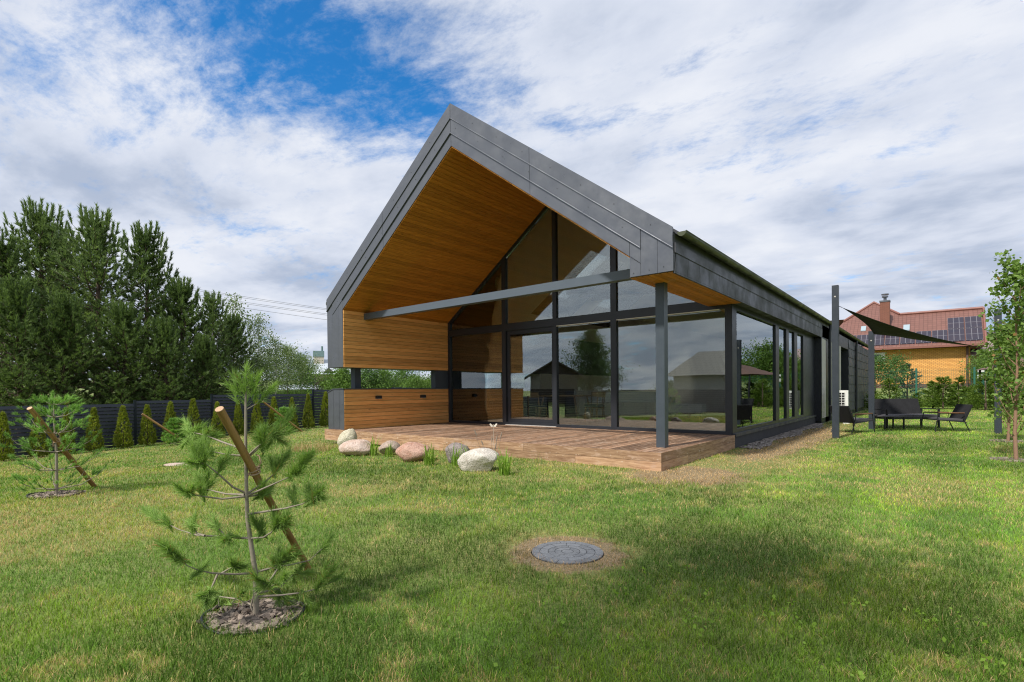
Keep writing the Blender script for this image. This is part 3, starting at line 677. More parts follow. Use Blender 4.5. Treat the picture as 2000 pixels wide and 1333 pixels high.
def pine_proto(H_, R_max, seed, m, bare=.10, dens=1.0):
    """returns (trunk object, crown object) in local coordinates, unlinked parent"""
    rng = np.random.default_rng(seed); b = MB()
    ax = np.cumsum(rng.normal(size=(9, 2))*.03*H_/9, 0)
    tr = [np.array((ax[i][0], ax[i][1], H_*i/8)) for i in range(9)]
    b.tube(tr, [max(.012, .020*H_*(1-i/8.4)) for i in range(9)], 8, r=.5)
    P, Dv = [], []; z = H_*bare; top = tr[-1]
    def tp(z): i = min(7, int(z/H_*8)); f = z/H_*8-i; return tr[i]*(1-f)+tr[i+1]*f
    while z < H_*.985:
        f = z/H_; prof = (1-f)**.78*(.55+.45*min(1, f/.25)); nb_ = rng.integers(5, 8)
        a0 = rng.random()*6.28
        for j in range(nb_):
            a = a0+6.283*j/nb_+rng.normal()*.25; Lb = R_max*prof*rng.uniform(.35, 1.2)+.12
            up = (.02+.95*f**1.5)*rng.uniform(.6, 1.4); base = tp(z); hd = np.array((math.cos(a), math.sin(a), 0))
            ns = max(3, int(Lb/.42)); pts = [base]
            for s in range(1, ns+1):
                t = s/ns; pts.append(base+hd*Lb*t+np.array((0, 0, Lb*(up*t*.55+.38*t*t))) + rng.normal(size=3)*.03*Lb)
            if Lb > .5: b.tube(pts, [max(.006, .012*Lb*(1-i/(ns+.6))+.004) for i in range(ns+1)], 4, r=.5, cap=False)
            for s in range(1, ns+1):
                t = s/ns
                if t < .40 and Lb > 1: continue
                dl = nrmz(pts[s]-pts[s-1]); n_sub = int((1.6+2.6*min(1, Lb))*dens)
                for q_ in range(n_sub):
                    sd = nrmz(np.cross(dl, (0, 0, 1)))*(1 if q_ % 2 else -1)
                    sl = min(.85, Lb*.42)*(1.15-t*.75)*rng.uniform(.35, 1.1); dd = nrmz(dl*.6+sd*rng.uniform(.3, 1.1)+np.array((0, 0, rng.uniform(.05, .65))))
                    st = pts[s-1]*(1-rng.random())+pts[s]*rng.random() if False else pts[s-1]+(pts[s]-pts[s-1])*rng.random()
                    for u in np.arange(.35, 1.01, .28 if sl > .4 else .6): P.append(st+dd*sl*u); Dv.append(dd+np.array((0, 0, .35*u)))
            
            for u in np.arange(0, .10+.48*f*f, .08): P.append(pts[-1]+nrmz(dl*(1.4-f)+np.array((0, 0, .5+1.4*f)))*u); Dv.append(dl*.4+np.array((0, 0, 1.)))
        z += max(.16, .38*(1-f*.55))*H_/9
    for s in np.arange(-.35, .5, .08): P.append(top-np.array((0, 0, s))); Dv.append(np.array((0, 0, 1.)))
    P = np.array(P); Dv = np.array(Dv)
    tko = b.build('trunk', M['bark']); cr = needle_mesh('crown', P, Dv, 12, .20, .030, .65, m, rng, bend=0.02)
    return tko, cr
def blob_tree(H_, R_max, seed, m, barkm, leafs=7, leaf=.10, n_tips=900, trunk_h=.22, top=.5, clump=.16, tr_r=.018, droop=.3, narrow=1.0):
    """broadleaf tree: limbs with leaf clumps through an uneven volume"""
    rng = np.random.default_rng(seed); b = MB(); P = []
    b.tube([(0, 0, 0), (rng.normal()*.04, 0, H_*.3), (rng.normal()*.08, rng.normal()*.08, H_*.65), (rng.normal()*.1, 0, H_*.95)], [tr_r*H_, tr_r*H_*.75, tr_r*H_*.45, tr_r*H_*.12], 7, r=.5)
    nl = 22
    for i in range(nl):
        f = (i+.5)/nl; z = H_*(trunk_h+(.9-trunk_h)*f); a = i*2.4+rng.normal()*.3
        prof = math.sin(math.pi*min(1, (f*.86+.14))**top)**.7; Lb = R_max*prof*rng.uniform(.7, 1.15)*narrow+.08
        e = np.array((math.cos(a)*Lb, math.sin(a)*Lb, Lb*rng.uniform(.15, .8)+.1)); s = np.array((0, 0, z)); md = s+e*.5+np.array((0, 0, .06*Lb))
        b.tube([s, md, s+e], [tr_r*H_*.35*(1-f*.6), tr_r*H_*.2*(1-f*.6), .004], 5, r=.5, cap=False)
        for j in range(max(3, int(n_tips/nl*(.4+prof*.8)))):
            t = rng.uniform(.3, 1.0); c = s+e*t; o_ = rng.normal(size=3)*Lb*.26*np.array((1, 1, .75)); P.append(c+o_)
    P = np.array(P)
    return b.build('trunk', barkm), leaf_mesh('crown', P, leafs, leaf, clump, m, rng, droop=droop)
def plant_from(name, protos, label, cat, loc, rz=0.0, sc=1.0, group=None):
    t = thing(name, label, cat, loc, rz, group); t.scale = (sc,)*3 if not hasattr(sc, '__len__') else sc
    for p in protos:
        if p.parent is None and not p.get('used'): c = p; p['used'] = 1
        else: c = p.copy(); COL.objects.link(c)
        if 'used' in c: pass
        c.parent = t; c.location = (0, 0, 0)
    return t
#==================================================================
# LEFT FENCE, THUJAS, PINES
#==================================================================
FX = -7.2
fsec = [(-8.6, -2.70, .725, -.83), (-2.70, -.33, .815, -.68), (-.33, 3.68, .985, -.58), (3.68, 7.9, 1.155, -.48), (7.9, 12.5, 1.25, -.44)]
fsec = [(-13.0, -10.8, .55, -1.0), (-10.8, -8.6, .64, -.95)]+fsec
FE = thing('slat_fence', 'dark anthracite horizontal slat fence stepping up behind the row of thujas', 'fence', (FX, 0, -.6))
for i, (y0, y1, zt, zb) in enumerate(fsec):
    b = MB(); z = zt
    while z > zb:
        b.hexa([(FX-.012, y0+.03, z-.098), (FX+.022, y0+.03, z-.098), (FX+.022, y1-.03, z-.098), (FX-.012, y1-.03, z-.098),
                (FX-.03, y0+.03, z-.004), (FX-.008, y0+.03, z-.004), (FX-.008, y1-.03, z-.004), (FX-.03, y1-.03, z-.004)]); z -= .112
    b.build('slat_panel', M['fence'], FE)
    b = MB(); b.box(FX-.045, FX+.035, y0-.035, y0+.028, zb-.1, zt+.02); b.build('fence_post', M['fence'], FE, bevel=.004)
def thuja(seed, Ht):
    rng = np.random.default_rng(seed); n = 900
    f = rng.random(n)**1.25; r = (.235*(1-f)**.75*(.82+.25*np.minimum(1, f/.12))+.012)*rng.uniform(.72, 1.06, n); a = rng.random(n)*6.283
    wob = 1+.14*np.sin(a*3+f*9+seed)+.1*np.sin(a*5-f*17)
    P = np.stack([np.cos(a)*r*wob, np.sin(a)*r*wob, .03+f*Ht*.97], 1); Dv = np.stack([np.cos(a)*.45, np.sin(a)*.45, np.full(n, 1.1)], 1)
    b = MB(); b.tube([(0, 0, -.03), (0, 0, Ht*.5), (0, 0, Ht*.85)], [.022, .015, .006], 6)
    # short feathery sprays
    return b.build('trunk', M['bark']), needle_mesh('foliage', P, Dv, 9, .085, .020, .55, M['thuja'], rng)
th = [thuja(s, 1.40) for s in (1, 2, 3, 4)]
tys = [(-5.94, 1.02), (-5.21, .93), (-4.58, .92), (-3.94, 1.0), (-3.20, 1.0), (-2.55, 1.0), (-1.88, .97), (-1.19, 1.02), (-.41, .95), (.31, .90), (1.0, .92), (1.65, .98), (2.38, .98), (3.08, 1.0), (3.87, 1.04), (-6.8, 1.0), (4.7, 1.0), (5.5, 1.0), (6.3, 1.0)]
tdesc = ['leftmost thuja against the dark fence, cut by the picture edge', 'thuja half hidden behind the left young pine and its stake', 'thuja standing just right of the left young pine trunk', 'narrow yellow green thuja alone on the fence right of the left young pine',
         'tapered thuja between the left young pine and the far staked sapling', 'thuja with browned foot behind the top of the far stake', 'thuja behind the far staked sapling by the fence', 'slim thuja just left of the big cut stake of the front pine',
         'thuja seen past the top of the front stake', 'low thuja between the front stake and the front pine trunk', 'thuja just right of the front pine trunk', 'slim thuja behind the right upper branches of the front pine',
         'bushy thuja between the front pine and the house corner', 'pointed thuja second from the house corner', 'thuja close to the grey end of the house parapet', 'thuja beyond the left picture edge', 'first thuja hidden behind the house corner', 'second thuja hidden behind the house', 'third thuja hidden behind the house']
for i, (y, s) in enumerate(tys):
    if i in (15, 17, 18): continue
    plant_from('thuja', th[i % 4], tdesc[i], 'thuja', (-6.55, y, terf(-6.55, y)), i*1.7, (s*random.uniform(.78, 1.08), s*random.uniform(.78, 1.08), s*random.uniform(.93, 1.04)), 'thujas along the dark fence')
pA = pine_proto(9.0, 2.7, 11, M['pine']); pB = pine_proto(8.6, 2.9, 23, M['pine_pale']); pC = pine_proto(7.0, 2.5, 37, M['pine'], .06)
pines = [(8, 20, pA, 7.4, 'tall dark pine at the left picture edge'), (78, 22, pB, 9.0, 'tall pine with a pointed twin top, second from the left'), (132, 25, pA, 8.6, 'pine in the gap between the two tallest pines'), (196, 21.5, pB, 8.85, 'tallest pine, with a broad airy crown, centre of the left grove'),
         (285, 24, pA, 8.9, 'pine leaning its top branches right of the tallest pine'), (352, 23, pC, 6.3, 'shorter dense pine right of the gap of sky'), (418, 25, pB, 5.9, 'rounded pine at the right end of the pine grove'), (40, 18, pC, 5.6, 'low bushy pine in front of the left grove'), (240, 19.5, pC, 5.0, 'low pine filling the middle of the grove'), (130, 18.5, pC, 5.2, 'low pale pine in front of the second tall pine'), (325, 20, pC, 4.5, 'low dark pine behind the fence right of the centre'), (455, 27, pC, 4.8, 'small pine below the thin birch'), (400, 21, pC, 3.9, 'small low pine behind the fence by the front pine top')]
for i, (px, d, pr, ht, lb) in enumerate(pines):
    x, y, z = w2(px, d); base = {id(pA): 9.0, id(pB): 8.6, id(pC): 7.0}[id(pr)]
    s = (ht*.94+.1)/base; plant_from('pine_tree', pr, lb, 'pine tree', (x, y, z-.1), i*2.1+.4, (s*1.16, s*1.16, s), 'pines behind the left fence')
bi = blob_tree(6.0, 1.35, 5, M['willow'], M['barkwhite'], 7, .12, 420, .3, .55, .20, .010, .8)
bu = blob_tree(3.6, 2.0, 6, M['bush'], M['bark'], 9, .13, 1100, .08, .6, .20, .012)
bd = blob_tree(3.4, 1.9, 8, M['bushdark'], M['bark'], 9, .12, 1000, .06, .6, .20, .012)
wl = blob_tree(4.2, 2.1, 9, M['willow'], M['bark'], 9, .12, 1000, .10, .6, .22, .012, .8)
pl = blob_tree(2.0, 1.2, 10, M['plum'], M['bark'], 8, .12, 420, .06, .6, .18, .012)
def put(nm, pr, base, px, d, topy, lab, cat, grp, rz=0.0, wx=1.0):
    x, y, z = w2(px, d); hz = 763-.0117*(px-1000)*-1 if False else 763-.0117*(px-1000)*-0
    H_ = CAM[2]+(762-topy)*d/FPX-z; s = H_/base
    return plant_from(nm, pr, lab, cat, (x, y, z-.05), rz, (s*wx, s*wx, s), grp)
G1 = 'leafy trees right of the pines'
put('birch_tree', bi, 5.9, 462, 29, 560, 'thin open birch with pale trunk rising beside the last pine', 'tree', G1, .3, .8)
put('birch_tree', bi, 5.9, 507, 30, 598, 'slender birch with a small tuft of a top against the clouds', 'tree', G1, 2.0, .75)
put('birch_tree', bi, 5.9, 538, 31, 645, 'birch with drooping twigs reaching right over the bushes', 'tree', G1, 4.0, 1.1)
put('leafy_tree', wl, 4.1, 500, 27, 690, 'grey green bushy tree under the two thin birches', 'tree', G1, 1.0, 1.0)
put('leafy_tree', wl, 4.1, 562, 33, 668, 'pale rounded tree left of the white roof', 'tree', G1, 2.4, .9)
put('leafy_tree', bd, 3.3, 588, 36, 690, 'dark rounded tree touching the white roofed house', 'tree', G1, .4, .8)
put('plum_bush', pl, 1.9, 632, 38, 738, 'purple leaved bush below the white roof', 'bush', None, .4, 1.3)
G2 = 'green bushes seen through the porch slot'
for i, (px, d, ty, pr, ba, lb) in enumerate([(668, 27, 714, bu, 3.5, 'bright green bush at the slot left of the porch post'), (715, 28, 712, bd, 3.3, 'dark green bush behind the slot post'), (748, 29, 716, bu, 3.5, 'green bush right of the slot post'), (790, 31, 716, bd, 3.3, 'shaded bush in the middle of the slot'), (812, 27, 734, bu, 3.5, 'low light green bush near the right end of the slot'), (850, 28, 728, bu, 3.5, 'light green bush at the right end of the slot'),
                                                   (905, 30, 728, bu, 3.5, 'green bush seen through the kitchen slot window'), (945, 31, 722, bd, 3.3, 'darker bush at the far end of the kitchen slot window'), (985, 30, 728, bu, 3.5, 'bush behind the second pane of the kitchen slot window')]):
    put('leafy_bush', pr, ba, px, d, ty, lb, 'bush', G2, i*1.3, .85)
#==================================================================
# LEFT HOUSES, CABLES
#==================================================================
def lbox(b, x0, x1, y0, y1, z0, z1, **k): b.box(x0, x1, y0, y1, z0, z1, **k)
def hiproof(b, x0, x1, y0, y1, z0, z1, inset, m=0):
    cx0, cx1, cy = x0+inset, x1-inset, (y0+y1)/2
    b.face([(x0, y0, z0), (x1, y0, z0), (cx1, cy, z1), (cx0, cy, z1)], m=m); b.face([(x1, y1, z0), (x0, y1, z0), (cx0, cy, z1), (cx1, cy, z1)], m=m)
    b.face([(x1, y0, z0), (x1, y1, z0), (cx1, cy, z1)], m=m); b.face([(x0, y1, z0), (x0, y0, z0), (cx0, cy, z1)], m=m)
    b.face([(x0, y0, z0), (x0, y1, z0), (x1, y1, z0), (x1, y0, z0)], m=m)
x, y, z = w2(632, 62)
t = thing('white_house', 'distant pale house with a white hipped metal roof and brick chimney', 'house', (x, y, z), 1.04)
b = MB(); lbox(b, -2.6, 4.6, 0, 7, -1.5, 2.35); b.build('wall', M['cream'], t, local=True)
b = MB(); hiproof(b, -3.2, 5.2, -.7, 7.7, 2.35, 4.35, 3.2); rf = b.build('roof', M['whiteroof'], t, local=True)
b = MB(); lbox(b, -1.1, .1, 2.2, 3.1, 3.2, 4.6); b.build('chimney', M['cream'], rf, local=True)
b = MB(); lbox(b, -1.15, .15, 2.15, 3.15, 4.602, 5.3); b.tube([(-.1, 2.6, 5.2), (-.1, 2.6, 5.9)], .12, 8); b.build('chimney_cap', M['bluespruce_cap'], rf, local=True)
for xx in (-1.6, .2, 2.0, 3.4): b = MB(); lbox(b, xx, xx+.7, -.04, .02, .8, 1.9); b.build('window', M['glasswin'], t, local=True)
b = MB(); b.prism([(-.3+.3, 2.6), (.9+.3, 2.6), (.3+.3, 3.15)], -.5, 1.4); b.build('dormer', M['darkroof'], t, local=True)
x, y, z = w2(588, 48)
t = thing('garden_shed', 'low shed with a light sheet roof half hidden below the trees', 'shed', (x, y, z), 1.06)
b = MB(); lbox(b, -1.6, 1.6, 0, 2, -1, .45); b.build('wall', M['greywall'], t, local=True)
b = MB(); b.hexa([(-1.9, -.3, .46), (1.9, -.3, .46), (1.9, 2.2, .9), (-1.9, 2.2, .9), (-1.9, -.3, .52), (1.9, -.3, .52), (1.9, 2.2, .96), (-1.9, 2.2, .96)]); b.build('roof', M['whiteroof'], t, local=True)
def atd(px, py, d): return CAM+rays(px, py)*d
for i, (ya, yb) in enumerate([(539, 611), (542.5, 613), (551, 620), (554.5, 622), (562, 632)]):
    A = atd(200, ya-6, 70); B = atd(900, yb+26, 56)
    b = MB(); pts = [A+(B-A)*t_+np.array((0, 0, -1))*1.2*4*t_*(1-t_)*.3 for t_ in np.linspace(0, 1, 15)]
    b.tube(pts, .016, 4, cap=False); o = b.build('power_cable', M['wire'])
    tag(o, ('upper', 'upper', 'middle', 'middle', 'lowest')[i]+(' thin overhead cable crossing the sky between the birches and the gable' if i in (0, 2, 4) else ' thin overhead cable, the lower one of its pair, between the birches and the gable'), 'cable', 'overhead power cables')
#==================================================================
# YOUNG PINES WITH STAKES
#==================================================================
def sapling_front():
    s = 3.12/FPX; base = (499, 1200)
    rng = np.random.default_rng(3)
    O = np.array((10.24, -6.78, -.3))
    def Lc(u, v, dy=0.0):
        p = CAM+rays(u, v)*(3.12+dy)-O; return np.array((p@RH, p@FH, p[2]))
    t = thing('young_pine', 'young long needled pine tied to a thick stake, nearest to the camera', 'young pine', (10.24, -6.78, -.3), YAW, 'young staked pines')
    tr = [(499, 1215), (500, 1191), (499, 1120), (490.5, 1065), (483, 1012), (482, 979), (480, 889), (480, 826), (480, 792), (480, 719)]
    b = MB(); b.tube([Lc(u, v) for u, v in tr], [.018, .017, .015, .0135, .012, .011, .009, .008, .007, .004], 10); b.build('trunk', M['barkgrey'], t, local=True)
    BR = [([(478, 879), (437, 865), (400, 850), (375, 845)], [(365, 830), (385, 858), (405, 845), (420, 852), (362, 868), (372, 842), (395, 862), (388, 838)], .2),
          ([(477, 891), (440, 888), (412, 882)], [(405, 872), (400, 885)], -.05),
          ([(482, 895), (500, 880), (512, 868), (535, 850)], [(512, 862), (540, 845), (555, 830), (565, 812), (548, 862), (520, 842), (505, 862), (558, 848), (530, 862)], .1),
          ([(482, 893), (505, 872), (512, 866)], [(517, 845), (508, 852)], -.12),
          ([(478, 963), (455, 952), (425, 925), (400, 905), (385, 905)], [(385, 888), (400, 902), (374, 905), (432, 908), (444, 893), (395, 880), (378, 880)], -.18),
          ([(478, 967), (440, 965), (400, 955)], [(395, 945), (405, 935), (388, 938), (410, 948)], .15),
          ([(478, 970), (435, 975), (395, 970), (372, 965)], [(360, 962), (375, 958), (352, 955), (390, 955)], -.1),
          ([(483, 965), (517, 942), (537, 925)], [(535, 915), (547, 905), (560, 892), (530, 905)], .12),
          ([(485, 968), (530, 948), (570, 930)], [(580, 918), (592, 905), (605, 893), (572, 925), (586, 922), (597, 897)], -.15),
          ([(483, 970), (505, 967), (515, 965)], [(515, 952), (522, 965), (508, 960), (528, 955)], .1),
          ([(484, 1005), (560, 993), (590, 985), (612, 975)], [(616, 968), (606, 962), (628, 960), (600, 972), (622, 975)], -.1),
          ([(560, 993), (572, 988), (574, 978)], [(575, 966), (570, 972)], -.1),
          ([(486, 1052), (440, 1049), (385, 1046), (350, 1035), (330, 1025)], [(325, 1018), (310, 1012), (297, 1005), (286, 1000), (318, 1022), (303, 1015)], .12),
          ([(400, 1047), (384, 1042), (380, 1028)], [(380, 1020), (374, 1026)], .1), ([(440, 1049), (432, 1038), (422, 1030)], [(412, 1027), (420, 1022)], .05), ([(450, 1049), (444, 1050)], [(443, 1050), (438, 1056)], .0),
          ([(490, 1052), (515, 1050), (530, 1040), (537, 1030)], [(540, 1020), (556, 1012), (535, 1010), (557, 1028), (548, 1022), (560, 1018)], -.14),
          ([(518, 1046), (508, 1036)], [(503, 1028), (497, 1020), (510, 1030)], -.1),
          ([(493, 1120), (460, 1122), (415, 1120), (390, 1115), (365, 1105), (355, 1095)], [(345, 1090), (332, 1078), (318, 1066), (398, 1108), (338, 1082), (325, 1072)], -.16),
          ([(425, 1122), (415, 1145), (405, 1160)], [(395, 1166), (404, 1172), (412, 1160)], -.2), ([(430, 1122), (445, 1113), (455, 1108)], [(462, 1103), (470, 1108), (452, 1100)], -.05),
          ([(500, 1118), (530, 1110), (570, 1103), (605, 1095), (620, 1080)], [(640, 1060), (634, 1066)], .12),
          ([(535, 1110), (545, 1100)], [(545, 1085), (565, 1080), (560, 1098), (535, 1100), (575, 1088), (552, 1092)], -.1), ([(545, 1108), (530, 1130), (520, 1142)], [(508, 1138), (515, 1146), (500, 1130)], -.15),
          ([(499, 1203), (490, 1185), (495, 1165), (520, 1150), (540, 1140)], [(548, 1135), (556, 1128)], -.12),
          ([(500, 1166), (550, 1163), (590, 1158), (620, 1150)], [(598, 1172), (650, 1113), (660, 1130), (636, 1110), (628, 1138)], .1),
          ([(500, 1185), (460, 1170), (425, 1165)], [(420, 1178), (405, 1170), (432, 1205), (472, 1162), (440, 1190)], .12),
          ([(499, 1160), (545, 1150), (575, 1120)], [(545, 1168), (562, 1180), (585, 1112), (598, 1120), (575, 1130)], .16)]
    T, Dv = [], []
    b = MB()
    for pts, tufts, dy in BR:
        x0 = pts[0][0]; xm = max(abs(p[0]-x0) for p in pts)+1e-6
        yy = lambda u: dy*2.0*min(1.3, abs(u-x0)/140.0)
        P = [Lc(u, v, yy(u)) for u, v in pts]; n = len(P); b.tube(P, [max(.0028, .0075*(1-i/(n+.2))) for i in range(n)], 6, cap=False, r=.5)
        for u, v in tufts:
            # nearest branch point gives the direction
            j = min(range(n), key=lambda i: (pts[i][0]-u)**2+(pts[i][1]-v)**2); p = Lc(u, v, yy(u)+rng.normal()*.02); dd = p-P[j]
            if np.linalg.norm(dd) < .01: dd = P[-1]-P[-2]
            b.tube([P[j], (P[j]+p)/2+np.array((0, 0, -.004)), p], [.0028, .0024, .0018], 4, cap=False, r=.5)
            T.append(p); Dv.append(nrmz(dd)+np.array((0, 0, .35)))
            T.append(p-nrmz(dd)*.03); Dv.append(nrmz(dd)+np.array((0, 0, .25)))
            T.append(p-nrmz(dd)*.062+rng.normal(size=3)*.006); Dv.append(nrmz(dd)+rng.normal(size=3)*.35+np.array((0, 0, .2)))
    for u, v in ((480, 728), (470, 748), (491, 748), (478, 768), (458, 742), (503, 745), (465, 765), (494, 765), (480, 752), (462, 782), (480, 785), (498, 778), (452, 760)):
        T.append(Lc(u, v, rng.normal()*.03)); Dv.append(np.array(((u-480)*.02, rng.normal()*.2, 1.0)))
    for u, v in ((518, 772), (527, 762), (510, 782)): T.append(Lc(u, v, .03)); Dv.append(np.array((.8, 0, .8)))
    b.tube([Lc(482, 800), Lc(500, 790, .03), Lc(522, 768, .04)], [.004, .003, .002], 5, r=.5)
    b.build('branches', M['barkgrey'], t, local=True)
    needle_mesh('needles', np.array(T), np.array(Dv), 64, .080, .0034, 1.05, M['sapling'], rng, t, bend=.06, along=.035)
sapling_front()
def sapling(loc, Ht, sd, label, width=1.0, needle=.10, nw=.006):
    rng = np.random.default_rng(sd); t = thing('young_pine', label, 'young pine', loc, sd, 'young staked pines')
    b = MB(); b.tube([(0, 0, -.05), (.01, 0, Ht*.4), (-.01, .01, Ht*.8), (0, 0, Ht*.97)], [.022*Ht/1.4, .016*Ht/1.4, .009, .004], 8, r=.5); b.build('trunk', M['barkgrey'], t, local=True)
    b = MB(); T, Dv = [], []
    for f, n, Lb in ((.06, 5, .66), (.24, 5, .60), (.42, 5, .52), (.60, 6, .46), (.76, 5, .30), (.88, 4, .18)):
        a0 = rng.random()*6.28
        for j in range(n):
            a = a0+6.283*j/n+rng.normal()*.2; l = Lb*Ht/1.4*width*rng.uniform(.75, 1.15); h = np.array((math.cos(a), math.sin(a), 0))
            s = np.array((0, 0, f*Ht)); P = [s, s+h*l*.5+np.array((0, 0, l*.08)), s+h*l*.85+np.array((0, 0, l*.30)), s+h*l+np.array((0, 0, l*.5))]
            b.tube(P, [.008, .006, .004, .002], 5, cap=False, r=.5)
            for k_ in range(9):
                u = rng.uniform(.38, 1.0); i = 1 if u < .85 else 2; p = s+h*l*u+np.array((0, 0, l*(.08+.5*max(0, u-.5)*1.6)))
                sdv = np.cross(h, (0, 0, 1))*rng.normal()*.13*Ht; T.append(p+sdv+np.array((0, 0, rng.uniform(0, .05)))); Dv.append(h*.6+sdv*3+np.array((0, 0, .7)))
            T.append(P[-1]); Dv.append(h*.5+np.array((0, 0, .9)))
    for k_ in range(8): T.append(np.array((rng.normal()*.03, rng.normal()*.03, Ht*rng.uniform(.84, .99)))); Dv.append(np.array((rng.normal()*.4, rng.normal()*.4, 1)))
    b.build('branches', M['barkgrey'], t, local=True)
    needle_mesh('needles', np.array(T), np.array(Dv), 60, needle, nw, 1.0, M['sapling_bright'], rng, t, bend=.05, along=.03)
sapling((4.12, -6.64, terf(4.12, -6.64)), 1.40, 21, 'bright green young pine tied to a slanting stake at the left edge of the lawn', .80, .058, .0050)
sapling((-5.55, -2.05, terf(-5.55, -2.05)), .85, 33, 'small far young pine on a thin stake near the dark fence', .8, .10, .010)
sapling((-6.0, 1.75, terf(-6, 1.75)), .95, 41, 'small young pine by the fence, seen right of the front pine trunk', .6, .10, .010)
def stake(p0, p1, r, label, seg=14):
    t = thing('stake', label, 'stake', tuple(p0), 0, 'slanting wooden stakes'); p0 = np.array(p0, float); p1 = np.array(p1, float); d = nrmz(p1-p0)
    b = MB(); pts = [p0-d*.12]+[p0+(p1-p0)*f+np.array((math.sin(f*5)*.004, math.cos(f*7)*.004, 0)) for f in np.linspace(0, 1, 9)]; b.tube(pts, r, seg, r=.4); b.build('pole', M['stake'], t)
    b = MB(); b.tube([p1-d*.001, p1+d*.004], r*.985, seg); b.build('sawn_end', M['stakeend'], t)
stake((9.80, -6.17, -.3), (10.395, -7.02, .955), .0225, 'thick round wooden stake with a sawn top holding the front pine')
stake((3.71, -6.13, -.35), (4.36, -6.93, .87), .030, 'slanting wooden stake holding the left young pine')
stake((-5.35, -1.82, -.54), (-5.62, -2.95, .42), .035, 'thin slanting stake at the far sapling near the fence', 8)
stake((-5.5, 2.2, -.45), (-5.75, .85, .72), .035, 'far slanting stake seen right of the front pine trunk', 8)
stake((6.05, -8.35, -.36), (6.75, -9.2, .6), .03, 'stake beyond the left picture edge', 8) if False else None
def rope(c, label, r=.030):
    b = MB(); c = np.array(c)
    for k_ in range(3):
        b.tube([c+RH*math.cos(a)*r+FH*math.sin(a)*r+np.array((0, 0, .012*k_+.012*math.sin(a+k_))) for a in np.linspace(0, 6.283, 17)], .0048, 6, cap=False, r=.5)
    b.tube([c+RH*-.03+np.array((0, 0, .0)), c+RH*-.042+np.array((0, 0, -.03))-FH*.01, c+RH*-.04+np.array((0, 0, -.07))-FH*.01], .005, 6)
    b.tube([c+RH*.02+np.array((0, 0, .03)), c+RH*.04+np.array((0, 0, .06)), c+RH*.03+np.array((0, 0, .10)), c+RH*.012+np.array((0, 0, .11))], .0045, 6)
    tag(b.build('rope_tie', M['rope']), label, 'rope', 'rope ties on the stakes')
pt = np.array((9.80, -6.17, -.3)); ptop = np.array((10.395, -7.02, .955))
rope(pt+(ptop-pt)*.685, 'knotted hemp rope tying the front pine to its stake')
p2 = np.array((3.71, -6.13, -.35)); p2t = np.array((4.36, -6.93, .87)); rope(p2+(p2t-p2)*.62, 'rope tie on the left young pine stake', .038)
# planting rings
def ring(c, r, label, n=430, sy=.8):
    t = thing('planting_ring', label, 'planting ring', (c[0], c[1], c[2]), .6, 'planting rings of the young pines'); rng = np.random.default_rng(int(r*1000))
    b = MB(); b.tube([(math.cos(a)*r, math.sin(a)*r*sy, .012+.018*math.sin(a*2+1)) for a in np.linspace(0, 6.283, 40)], .009, 6, cap=False); b.build('plastic_edging', M['black'], t, local=True)
    b = MB(); N_ = 28; b.face([(math.cos(2*math.pi*i/N_)*r*.98, math.sin(2*math.pi*i/N_)*r*.98*sy, .006) for i in range(N_)]); b.build('soil', M['slate'], t, local=True)
    b = MB()
    for i in range(n):
        rr = r*(.93+(.12 if i % 9 == 0 else 0))*math.sqrt(rng.random()); a = rng.random()*6.283; p = np.array((math.cos(a)*rr, math.sin(a)*rr*sy, .008+.012*rng.random())); s = rng.uniform(.010, .026)
        ax = nrmz(rng.normal(size=3)*np.array((1, 1, .25))); bx = nrmz(np.cross(ax, rng.normal(size=3)*.4+np.array((0, 0, 1.)))); cx = np.cross(ax, bx)
        k8 = [p+ax*s*i1*rng.uniform(.7, 1.2)+bx*s*.65*j1*rng.uniform(.7, 1.2)+cx*s*.22*k1 for k1 in (-1, 1) for i1, j1 in ((-1, -1), (1, -1), (1, 1), (-1, 1))]
        b.hexa(k8, r=rng.random())
    tag(b.build('slate_chips', M['slate'], t, local=True), kind='stuff')
ring((10.24, -6.78, -.3), .29, 'black edged ring of slate chips at the foot of the front pine')
ring((4.12, -6.64, terf(4.12, -6.64)), .33, 'ring of slate chips at the foot of the left young pine')
